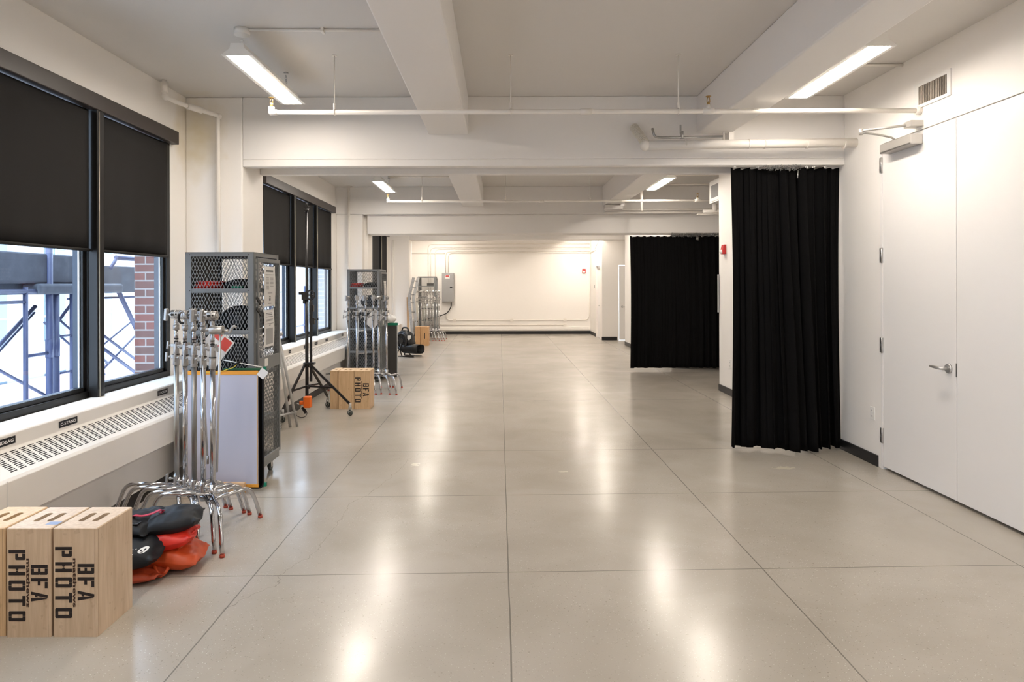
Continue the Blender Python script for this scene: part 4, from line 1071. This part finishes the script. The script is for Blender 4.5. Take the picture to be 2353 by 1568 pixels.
for (ox, oy, lkn) in ((-2.522, 5.48, 'first'), (-2.556, 11.44, 'second')):
    gg = 'gear inside the %s locker' % lkn
    coil((ox + .135, oy + .15, 1.58), .108, 18, 'red', 'coiled red cable at the left of the top shelf in the %s locker' % lkn, gg)
    if lkn == 'first': coil((ox + .27, oy + .42, 1.58), .100, 18, 'red', 'coiled red cable at the back of the top shelf in the first locker', gg)
    lump('equipment_bag', 'low black bag on the top shelf of the %s locker' % lkn, 'bag', (ox + .39, oy + .22, 1.582), (.26, .32, .10), 'bagblk', 5, gg)
    lump('equipment_bag', 'black bag on the second shelf of the %s locker' % lkn, 'bag', (ox + .36, oy + .28, 1.247), (.32, .42, .21), 'bagblk', 6, gg)
    lump('equipment_bag', 'dark bag on the third shelf of the %s locker' % lkn, 'bag', (ox + .28, oy + .28, .887), (.42, .44, .30), 'bagblk', 7, gg)
    lump('equipment_bag', 'dark bag on the fourth shelf of the %s locker' % lkn, 'bag', (ox + .28, oy + .28, .507), (.44, .44, .33), 'bagblk', 8, gg)
    lump('equipment_bag', 'dark bag on the floor of the %s locker' % lkn, 'bag', (ox + .28, oy + .30, .118), (.44, .44, .33), 'bagblk', 9, gg)
tag(MB().box(-2.17, -2.08, 5.50, 5.60, 1.612 + 0, 1.628).build('green_case', M['green'], bevel=.004), 'small green item in front of the black bag on the top shelf', 'case').location.z = 1.612
tag(MB().box(-2.30, -2.06, 21.6, 22.0, 1.611, 1.69).build('dark_case', M['dark'], bevel=.01), 'low dark case on the top shelf of the far locker', 'case')

# white framed flag panel leaning by the first locker
t = thing('fabric_flag', 'white fabric panel with orange edges standing before the first locker', 'panel', (-2.17, 5.42, .03))
MB().box(-2.475, -1.918, 5.412, 5.420, .055, .925).build('silk', M['silk'], t)
MB().box(-2.475, -1.915, 5.408, 5.422, .925, .955).box(-2.475, -1.915, 5.408, 5.422, .032, .055).build('orange_edge', M['gold'], t)
MB().box(-1.925, -1.918, 5.409, 5.412, .055, .925).build('torn_hem', M['pine'], t)
pr = fil([(-2.49, 5.43, .02), (-1.885, 5.43, .02), (-1.885, 5.43, .965)], .04)
MB().tube(pr, .006, 8).build('wire_frame', M['black'], t)
t = thing('fabric_flag', 'black fabric flag behind the white panel, its edge showing at the right', 'panel', (-2.17, 5.45, .03))
MB().box(-2.47, -1.880, 5.436, 5.446, .025, .96).build('black_cloth', M['curtain'], t)
MB().box(-1.882, -1.862, 5.43, 5.452, .945, .985).box(-1.888, -1.862, 5.43, 5.452, .03, .06).build('green_tape', M['green'], t)
MB().box(-2.2, -1.885, 5.432, 5.452, .957, .972).build('green_edge', mat('dark_green_cloth', (.01, .10, .04), .6), t)
MB().cyl((-2.20, 5.425, 1.04), (-1.88, 5.40, .985), .004, 8).build('thin_rod', M['white'], t)
MB().tube(fil([(-2.36, 5.40, .945), (-2.22, 5.395, .945), (-2.10, 5.395, .985), (-2.08, 5.40, 1.01)], .04), .003, 6).build('yellow_cord', M['yellow'], t)
MB().cyl((-2.11, 5.40, 1.0), (-2.05, 5.40, 1.03), .008, 8).build('black_tie', M['black'], t)
mx = Matrix.Translation((-1.875, 5.395, .935)) @ Matrix.Rotation(radians(38), 4, 'Y')
MB().box(-.032, .032, -.001, .001, -.035, .035, mx).build('paper_tag', M['paper'], t)
t = thing('timber_block', 'pine block lying on the floor before the white panel', 'block', (-2.22, 5.32, 0))
MB().box(-2.48, -2.00, 5.33, 5.37, 0, .088).build('block', M['pine'], t, bevel=.004)
b = MB()
for (x, z) in ((-2.03, .015), (-2.13, .015), (-2.08, .055), (-2.2, .04)): b.cyl((x, 5.3285, z), (x, 5.33, z), .004, 8)
b.build('screw_holes', M['dark'], t)
t = thing('fabric_flag', 'dark grey flag panel with green top edge beside the second locker', 'panel', (-2.1, 12.15, 0))
MB().box(-2.42, -1.83, 12.14, 12.155, .0, .925).build('cloth', mat('charcoal_cloth', (.045, .043, .040), .8), t)
MB().box(-2.42, -1.815, 12.135, 12.16, .915, .96).build('green_edge', M['green'], t); MB().box(-1.83, -1.818, 12.135, 12.158, .0, .915).build('edge_tube', M['galv'], t)
t = thing('paper_bundle', 'crumpled white paper on top of the dark panel by the second locker', 'paper', (-1.95, 12.2, .96))
pillow('bundle', M['paper'], t, (-1.93, 12.15, 1.03), .18, .12, .13, .3, 0, 0, seed=30, wr=1.2)

# folding trestle
t = thing('folding_trestle', 'folded grey tubular trestle leaning by the first locker', 'trestle', (-2.40, 7.75, 0))
top = Vector((-2.46, 7.55, 1.09))
for (p, q) in (((-2.415, 7.86, 0), (0, .0, 0)), ((-2.345, 7.90, 0), (.012, 0, 0)), ((-2.62, 7.55, 0), (-.16, -.25, 0)), ((-2.56, 7.40, 0), (-.12, -.35, 0))):
    MB().tube([top + Vector(q), Vector(p)], .0155, 12).build('leg', M['galv'], t)
MB().cyl(top + Vector((.03, .05, .0)), top + Vector((-.2, -.40, 0)), .022, 12).build('top_rail', M['galv'], t)
MB().cyl((-2.355, 7.86, .17), (-2.60, 7.45, .17), .014, 12).cyl((-2.365, 7.87, .185), (-2.36, 7.86, .155), .02, 10).build('lower_rail', M['galv'], t)
b = MB()
for k in range(9): b.torus((-2.47 + .003 * (k % 2), 7.70, .17 - k * .018), (1, 0, 0) if k % 2 else (0, 1, 0), .010, .0025, 10, 5)
b.build('chain', M['dull'], t)

# rolling stand
t = thing('rolling_stand', 'tall black rolling stand with casters beside the wooden boxes', 'stand', (-2.44, 8.6, 0))
cx, cy = -2.43, 8.60
MB().cyl((cx, cy, .20), (cx, cy, 2.62), .0165, 16).cyl((cx, cy, .20), (cx, cy, 1.46), .021, 16).build('pole', M['blackmet'], t)
b = MB().cyl((cx, cy, 2.56), (cx, cy, 2.60), .028, 14); b.box(cx - .03, cx + .03, cy - .02, cy + .02, 2.60, 2.63); b.cyl((cx, cy, 2.63), (cx, cy, 2.67), .010, 10); b.cyl((cx + .02, cy - .01, 2.615), (cx + .05, cy - .02, 2.62), .007, 8); b.build('top_receiver', M['blackmet'], t)
b = MB().box(cx - .06, cx + .02, cy - .03, cy + .03, 1.45, 1.55); b.cyl((cx - .03, cy, 1.40), (cx - .03, cy, 1.47), .02, 12); b.cyl((cx + .06, cy - .02, 1.50), (cx + .06, cy + .02, 1.50), .018, 12); b.build('crank_housing', M['blackmet'], t, bevel=.006)
b = MB().torus((cx + .055, cy - .02, 1.51), (.35, 1, 0), .058, .009, 24, 8); b.cyl((cx, cy - .02, 1.51), (cx + .11, cy - .02, 1.51), .006, 8); b.cyl((cx - .055, cy - .03, 1.53), (cx - .09, cy - .04, 1.53), .018, 10); b.build('crank_wheel', M['blackmet'], t)
b = MB().cyl((cx + .052, cy, .42), (cx + .052, cy, 1.45), .0165, 14); b.cyl((cx + .052, cy, 1.15), (cx + .052, cy, 1.42), .022, 14); b.box(cx + .05, cx + .10, cy - .02, cy + .02, 1.14, 1.22); b.box(cx + .06, cx + .09, cy - .02, cy + .02, 1.30, 1.38); b.build('side_tube', M['blackmet'], t, bevel=.003)
MB().cyl((cx + .09, cy, 1.20), (cx + .14, cy, 1.205), .006, 8).cyl((cx + .13, cy, 1.205), (cx + .145, cy, 1.205), .014, 10).build('lock_knob', M['blackmet'], t)
MB().box(cx - .035, cx + .10, cy - .04, cy + .04, .635, .66).cyl((cx, cy, .60), (cx, cy, .66), .03, 14).cyl((cx + .01, cy, .33), (cx + .01, cy, .38), .03, 14).build('leg_collar', M['blackmet'], t)
for (fx_, fy) in ((-1.872, 8.53), (-2.585, 8.12), (-2.30, 9.12)):
    hub = Vector((cx, cy, .63)); foot = Vector((fx_, fy, .145)); d = (foot - hub); s0 = hub + Vector((d.x, d.y, 0)).normalized() * .05
    lg = MB().bar(s0, foot, .022, .026).build('leg', M['blackmet'], t)
    mid = s0 + (foot - s0) * .58
    MB().bar(Vector((cx, cy, .36)) + Vector((d.x, d.y, 0)).normalized() * .03, mid, .014, .022).build('leg_brace', M['blackmet'], t)
    c = MB().cyl((fx_, fy, .10), (fx_, fy, .16), .017, 12); c.box(fx_ - .019, fx_ - .013, fy - .02, fy + .02, .035, .10); c.box(fx_ + .013, fx_ + .019, fy - .02, fy + .02, .035, .10); c.box(fx_ - .019, fx_ + .019, fy - .02, fy + .02, .095, .105)
    c.build('caster_fork', M['galv'], lg)
    MB().torus((fx_, fy, .038), (.5, 1, 0), .030, .010, 20, 8).cyl((fx_ - .006, fy - .012, .038), (fx_ + .006, fy + .012, .038), .016, 12).build('caster_wheel', M['wheel'], lg)
t = thing('orange_counterweight', 'orange plastic box with a grey reel hanging at the foot of the black stand', 'reel', (-2.38, 8.42, .05))
MB().box(-2.415, -2.32, 8.37, 8.45, .125, .265).box(-2.47, -2.415, 8.39, 8.43, .16, .21).build('box', M['hot'], t, bevel=.014)
MB().cyl((-2.50, 8.385, .135), (-2.50, 8.435, .135), .042, 20).cyl((-2.50, 8.375, .135), (-2.50, 8.445, .135), .014, 12).build('reel', M['dull'], t)
MB().tube(fil([(-2.52, 8.40, .10), (-2.50, 8.38, .03), (-2.44, 8.36, .012), (-2.39, 8.38, .015), (-2.37, 8.40, .06), (-2.39, 8.40, .10), (-2.41, 8.40, .12)], .03), .004, 6).bar((-2.43, 8.40, .13), (-2.385, 8.39, .06), .03, .02).build('cord', M['black'], t)

# air blower
t = thing('air_blower', 'black snail-shaped floor blower near the far boxes', 'blower', (-2.1, 15.5, 0))
Mx = Matrix.Translation((-2.16, 15.6, .36)) @ Matrix.Rotation(radians(-38), 4, 'Z')
b = MB(); vs = []; n, k = 36, 10
for i in range(n):
    a = 2 * pi * i / n; rad = .235 + .03 * (i / n)
    for j in range(k + 1):
        q = pi * j / k; vs.append((( rad - .045 + .045 * sin(q)) * cos(a), -.115 * cos(q), (rad - .045 + .045 * sin(q)) * sin(a)))
b.add(vs, [(i * (k + 1) + j, ((i + 1) % n) * (k + 1) + j, ((i + 1) % n) * (k + 1) + j + 1, i * (k + 1) + j + 1) for i in range(n) for j in range(k)], True, Mx)
b.cyl(Mx @ Vector((0, .115, 0)), Mx @ Vector((0, .10, 0)), .2, 32)
b.build('housing', M['black'], t)
b = MB().torus(Mx @ Vector((0, -.115, 0)), Mx.to_3x3() @ Vector((0, 1, 0)), .165, .025, 30, 8)
for i in range(8):
    a = 2 * pi * i / 8; b.cyl(Mx @ Vector((0, -.13, 0)), Mx @ Vector((.16 * cos(a), -.12, .16 * sin(a))), .005, 6)
b.cyl(Mx @ Vector((0, -.14, 0)), Mx @ Vector((0, -.10, 0)), .06, 18)
b.build('intake_grille', M['blackmet'], t)
MB().cyl(Mx @ Vector((0, -.112, 0)), Mx @ Vector((0, -.108, 0)), .155, 28).build('intake_void', M['dark'], t)
o1 = Mx @ Vector((.02, 0, -.17)); o2 = o1 + Vector((.36, -.26, 0)); ax = (o2 - o1).normalized()
u, v = basis(ax); b = MB(); vs = []
rings = [(0, .13), (.5, .125), (1, .125), (1, .112), (.55, .105)]
for f, rr_ in rings:
    for i in range(28):
        a = 2 * pi * i / 28; sx = abs(cos(a)) ** .75 * (1 if cos(a) > 0 else -1); sz = abs(sin(a)) ** .75 * (1 if sin(a) > 0 else -1)
        h = ax.cross(Vector((0, 0, 1))).normalized(); vs.append(o1 + (o2 - o1) * f + h * sx * rr_ * 1.15 + Vector((0, 0, 1)) * sz * rr_ * .85)
b.add(vs, [(i * 28 + j, i * 28 + (j + 1) % 28, (i + 1) * 28 + (j + 1) % 28, (i + 1) * 28 + j) for i in range(4) for j in range(28)] + [tuple(4 * 28 + j for j in range(28))], True)
b.build('outlet_nozzle', M['black'], t)
b = MB()
for s_ in (-1, 1):
    f = Mx @ Vector((.0, .13 * s_, 0)); f.z = .30
    b.tube(fil([f, Vector((f.x - .02, f.y, .15)), Vector((f.x + .02, f.y - .02, .016)), Vector((f.x + .30, f.y - .12, .016))], .05), .013, 8)
    b.tube(fil([Vector((f.x, f.y, .25)), Vector((f.x - .14, f.y + .06, .016)), Vector((f.x + .05, f.y, .016))], .05), .013, 8)
b.build('stand_frame', M['blackmet'], t)
MB().tube(fil([Mx @ Vector((-.12, 0, .19)), Mx @ Vector((-.08, 0, .30)), Mx @ Vector((.08, 0, .30)), Mx @ Vector((.12, 0, .19))], .05), .018, 10).build('carry_handle', M['black'], t)
bp_ = Mx @ Vector((.247, -.02, .06)); 
mx2 = Mx @ Matrix.Translation((.215, -.085, .08)) @ Matrix.Rotation(radians(35), 4, 'Z')
MB().prism([(-.035, .05), (.035, .05), (.035, -.01), (0, -.055), (-.035, -.01)], -.012, .0).v
b = MB(); b.add([mx2 @ Vector(p) for p in [(-.035, -.03, .05), (.035, -.03, .05), (.035, -.03, -.01), (0, -.03, -.055), (-.035, -.03, -.01), (-.035, .01, .05), (.035, .01, .05), (.035, .01, -.01), (0, .01, -.055), (-.035, .01, -.01)]],
      [(0, 1, 2, 3, 4), (9, 8, 7, 6, 5), (0, 5, 6, 1), (1, 6, 7, 2), (2, 7, 8, 3), (3, 8, 9, 4), (4, 9, 5, 0)])
b.build('shield_badge', M['paper'], t)
t['label'] = 'black snail-shaped floor blower with a white shield badge'

# articulated ladder at the far end
t = thing('folding_ladder', 'folded articulated aluminium ladder leaning at the far left', 'ladder', (-2.4, 19.2, 0))
Ks = [(-2.24, 18.70, .0), (-2.37, 18.76, 1.28), (-2.24, 18.80, 1.84)]
for dx in (0, .17):
    for a, c in ((0, 1), (1, 2)):
        p, q = Vector(Ks[a]), Vector(Ks[c]); off = Vector((-dx * .6, -dx, 0)); MB().bar(p + off, q + off, .075, .03, (0, 1, 0)).build('rail', M['alu'] if dx else M['galv'], t)
b = MB()
for a, c, n in ((0, 1, 5), (1, 2, 3)):
    for i in range(n):
        f = (i + .5) / n; p = Vector(Ks[a]) * (1 - f) + Vector(Ks[c]) * f; b.cyl(p, p + Vector((-.10, -.17, 0)), .016, 10)
b.build('rungs', M['alu'], t)
MB().box(-2.47, -2.43, 18.62, 18.74, 1.22, 1.34).build('hinge', M['black'], t)
tag(MB().bar((-2.50, 18.72, 0), (-2.53, 18.80, 1.30), .05, .10).build('leaning_board', M['pine']), 'narrow wooden board leaning on the wall left of the ladder', 'board')

# electrical panel and wall conduits
t = thing('electrical_panel', 'grey electrical panel on the far end wall', 'panel', (-1.70, YB, 1.06))
MB().box(-1.90, -1.50, YB - .12, YB, 1.06, 2.03).build('enclosure', M['epanel'], t, bevel=.006)
MB().box(-1.885, -1.515, YB - .135, YB - .12, 1.085, 1.985).build('panel_door', M['epanel'], t, bevel=.004)
MB().box(-1.80, -1.64, YB - .1375, YB - .135, 1.84, 1.96).build('warning_label', M['paper'], t); MB().box(-1.775, -1.665, YB - .1385, YB - .1375, 1.905, 1.945).build('red_strip', M['redal'], t)
MB().box(-1.635, -1.56, YB - .145, YB - .135, 1.535, 1.565).build('latch', M['black'], t)
pipe('power_cable', [(-1.60, YB - .06, 1.06), (-1.60, YB - .06, .92), (-1.72, YB - .07, .70), (-2.0, YB - .07, .60), (-2.75, YB - .07, .42)], .016, 'thick black cable curving down from the electrical panel', 'cable', 'black', .18)
yb = YB - .02
cz = [2.985, 2.92, 2.855, 2.79, 2.725]
for i, (x, z, x1, xb) in enumerate(((-2.36, 2.98, 2.98, -2.36), (-2.28, 2.87, 2.98, -2.28), (-2.12, 2.82, 2.98, -2.12), (-1.78, 2.74, 2.98, -1.78), (-1.70, 2.69, 2.98, -1.70))):
    zb = 1.0 if i < 3 else 2.03
    pipe('wall_conduit', [(xb, yb, zb), (xb, yb, z), (x1, yb, z - (0, 0, 0, 0, 0)[i])], .015, 'white conduit rising and turning right along the far wall, run %s from the top' % ['first', 'second', 'third', 'fourth', 'fifth'][i], 'conduit', rad=.16, group='conduits on the far wall')
pipe('wall_conduit', [(-2.95, yb, 2.68), (-1.8, yb, 2.68)], .012, 'short white conduit crossing the risers on the far wall', 'conduit')
pipe('wall_conduit', [(-1.78, yb, .72), (-1.74, yb, .47), (2.90, yb, .47), (2.97, yb, .60), (2.97, yb, 2.62)], .013, 'long white conduit with outlet boxes running low across the far wall', 'conduit', rad=.14,
     extra=lambda t: [t.box(x - .055, x + .055, yb - .02, YB, .42, .52) for x in (-1.49, .40, 2.16)])
pipe('wall_conduit', [(-2.4, yb, .315), (2.16, yb, .30)], .012, 'white conduit below the outlet boxes on the far wall', 'conduit', extra=lambda t: t.box(2.10, 2.21, yb - .02, YB, .25, .35))
tag(MB().box(-2.4, 2.97, YB - .035, YB, .14, .235).build('wall_raceway', M['wall'], bevel=.006), 'white raceway just above the far baseboard', 'raceway')
pipe('corner_conduit', [(2.97, yb, 2.70), (2.97, 21.3, 2.74), (2.97, 20.6, 2.90), (2.97, 20.1, 3.1)], .014, 'white conduit bending from the far wall toward the recess', 'conduit')
pipe('corner_conduit', [(3.05, 19.96, 2.92), (3.6, 19.96, 2.94), (4.2, 19.96, 3.1)], .02, 'white conduit high above the far recessed door', 'conduit')
tag(MB().box(2.985, 2.998, 21.5, 21.58, 1.52, 1.62).build('switch_plate', M['satin'], bevel=.003), 'small switch plate left of the far side door', 'switch')

# ------------------------------------------------------------------ outside the windows
so = 'scaffold frame outside the windows'
def post(x, y, r=.024, z0=-3, z1=1.62, lab='', m='blue', name='scaffold_post'):
    t = MB().cyl((x, y, z0), (x, y, z1), r, 12)
    if r > .03: t.cyl((x, y, .84), (x, y, 1.04), r * 1.12, 12)
    return tag(t.build(name, M[m]), lab, 'scaffold', so)
post(-5.0, 7.20, lab='slim blue scaffold post, leftmost in the near pane')
post(-5.0, 7.58, .036, lab='thick blue scaffold post, left of the pair', z1=2.6); post(-5.0, 7.70, .032, lab='thick blue scaffold post, right of the pair')
post(-5.0, 7.98, .024, lab='blue scaffold post at the right side of the near pane', z1=1.58)
post(-5.0, 11.6, .026, lab='blue scaffold post seen through the first pane of the second window', z1=2.5); post(-5.0, 14.9, .026, lab='blue scaffold post seen through the middle pane of the second window', z1=2.5)
post(-5.0, 17.5, .026, lab='blue scaffold post seen through the far pane of the second window')
rails = [((-5, 3.5, 1.575), (-5, 7.5, 1.575), .026, 'upper blue scaffold rail in the near pane'), ((-5, 3.5, 1.465), (-5, 7.2, 1.465), .018, 'second blue scaffold rail in the near pane'),
         ((-5, 7.22, .89), (-5, 7.56, .89), .018, 'short blue scaffold rung between the left posts'), ((-5, 7.70, 1.06), (-5, 7.98, 1.06), .013, 'upper blue rung right of the thick posts'), ((-5, 7.70, .64), (-5, 7.98, .64), .013, 'lower blue rung right of the thick posts'),
         ((-5.05, 7.98, 1.48), (-5.05, 17, 1.48), .014, 'long blue scaffold rail continuing to the right'),
         ((-5.1, 7.50, 1.41), (-5.1, 5.9, .29), .022, 'thick diagonal brace falling to the left'), ((-5.15, 7.56, 1.34), (-5.15, 5.9, .17), .013, 'thin diagonal brace falling to the left'),
         ((-5.1, 7.72, 1.36), (-5.1, 8.9, .62), .013, 'diagonal brace falling right of the thick posts'), ((-5.15, 7.72, 1.22), (-5.15, 8.9, .48), .013, 'lower diagonal brace falling right of the thick posts'), ((-5.08, 7.70, 1.10), (-5.08, 8.3, 1.58), .018, 'diagonal brace rising right of the thick posts'),
         ((-5.05, 6.0, 1.25), (-5.05, 8.0, .2), .016, 'low diagonal brace crossing behind the posts'),
         ((-5.2, 8.6, 1.165), (-5.2, 10.6, .15), .018, 'upper diagonal brace falling toward the brick pier'), ((-5.2, 8.6, 1.0), (-5.2, 10.6, -.06), .022, 'lower diagonal brace falling toward the brick pier'),
         ((-5.25, 8.6, .32), (-5.25, 10.6, 1.28), .014, 'lower diagonal brace rising toward the brick pier'), ((-5.25, 8.6, .68), (-5.25, 10.6, 1.46), .012, 'upper diagonal brace rising toward the brick pier'),
         ((-5.0, 8.96, 1.56), (-5.0, 9.55, .85), .030, 'steep blue strut beside the brick pier'), ((-5, 8.9, 2.0), (-5, 9.9, 2.0), .032, 'short blue rail above the timber beam'), ((-5, 8.92, 2.0), (-5, 8.78, 1.86), .022, 'short blue knee brace above the timber beam'),
         ((-5, 11.6, .6), (-5, 17.5, .62), .018, 'blue scaffold rail through the second window'), ((-5, 11.6, .1), (-5, 14.9, 1.4), .018, 'diagonal brace through the second window')]
for p, q, r_, lab in rails: tag(MB().cyl(p, q, r_, 10).build('scaffold_brace', M['blue']), lab, 'scaffold', so)
t = MB().box(-5.15, -5.0, 3.2, 8.05, 1.66, 1.99); tag(t.build('timber_beam', M['plank'], bevel=.02), 'dark weathered timber beam outside the left-hand pane', 'timber')
t = MB().box(-5.30, -5.16, 3.2, 13.6, 1.54, 1.90); tag(t.build('timber_beam', M['plank'], bevel=.01), 'long weathered timber beam running on behind the brick pier', 'timber')
t = MB().box(-5.15, -4.95, 7.35, 9.0, 1.54, 1.66); tag(t.build('timber_beam', M['plank'], bevel=.03), 'short timber packer under the near beam', 'timber')
# buildings across the street
t = thing('street_building', 'pale building across the street, washed out by daylight', 'building', (-17, 14, -8))
MB().box(-22, -16, -12, 60, -8, 14).build('facade_wall', M['facade'], t)
for i, y in enumerate([6 + 3.0 * k for k in range(14)]):
    for z in (-3.2, -.3, 2.6):
        f = MB().box(-16.02, -15.98, y, y + 1.15, z, z + 1.75).build('window', M['facwin'], t)
        MB().box(-15.98, -15.96, y - .06, y + 1.21, z + .84, z + .90).box(-15.975, -15.955, y + .54, y + .60, z, z + .83).box(-15.975, -15.955, y + .54, y + .60, z + .91, z + 1.75).build('glazing_bar', M['white'], f)
tag(MB().box(-15.85, -15.3, -6, 60, -8, -1.5).build('low_wall', M['salmon']), 'salmon-coloured low wall in front of the pale building', 'wall')
tag(MB().box(-70, -3.5, -60, 90, -8.2, -8.0).build('street_ground', mat('pavement', (.5, .5, .5), .8)), 'pale street ground far below', 'street', kind='structure')

# ------------------------------------------------------------------ light and camera
wd = bpy.data.worlds.new('sky'); SC.world = wd; wd.use_nodes = True
nt = wd.node_tree; bg = nt.nodes['Background']
bg.inputs[0].default_value = (.74, .86, 1.0, 1); bg.inputs[1].default_value = 4.6

cam = bpy.data.cameras.new('camera'); co = bpy.data.objects.new('camera', cam); C.objects.link(co)
cam.sensor_width = 36; cam.lens = 36 * 1569 / 2353; cam.shift_x = 28.5 / 2353; cam.shift_y = -129 / 2353
cam.clip_end = 300; cam.clip_start = .05
co.matrix_world = Matrix.Translation((0, 0, 1.63)) @ Matrix.Rotation(radians(90), 4, 'X') @ Matrix.Rotation(radians(-.17), 4, 'Z')
SC.camera = co
vs = SC.view_settings; vs.view_transform = 'Standard'; vs.look = 'None'; vs.gamma = 1; vs.exposure = 1.22; vs.use_curve_mapping = False
SC.cycles.use_denoising = True; SC.cycles.max_bounces = 10; SC.cycles.diffuse_bounces = 6; SC.cycles.transparent_max_bounces = 24
SC.cycles.sample_clamp_indirect = 8
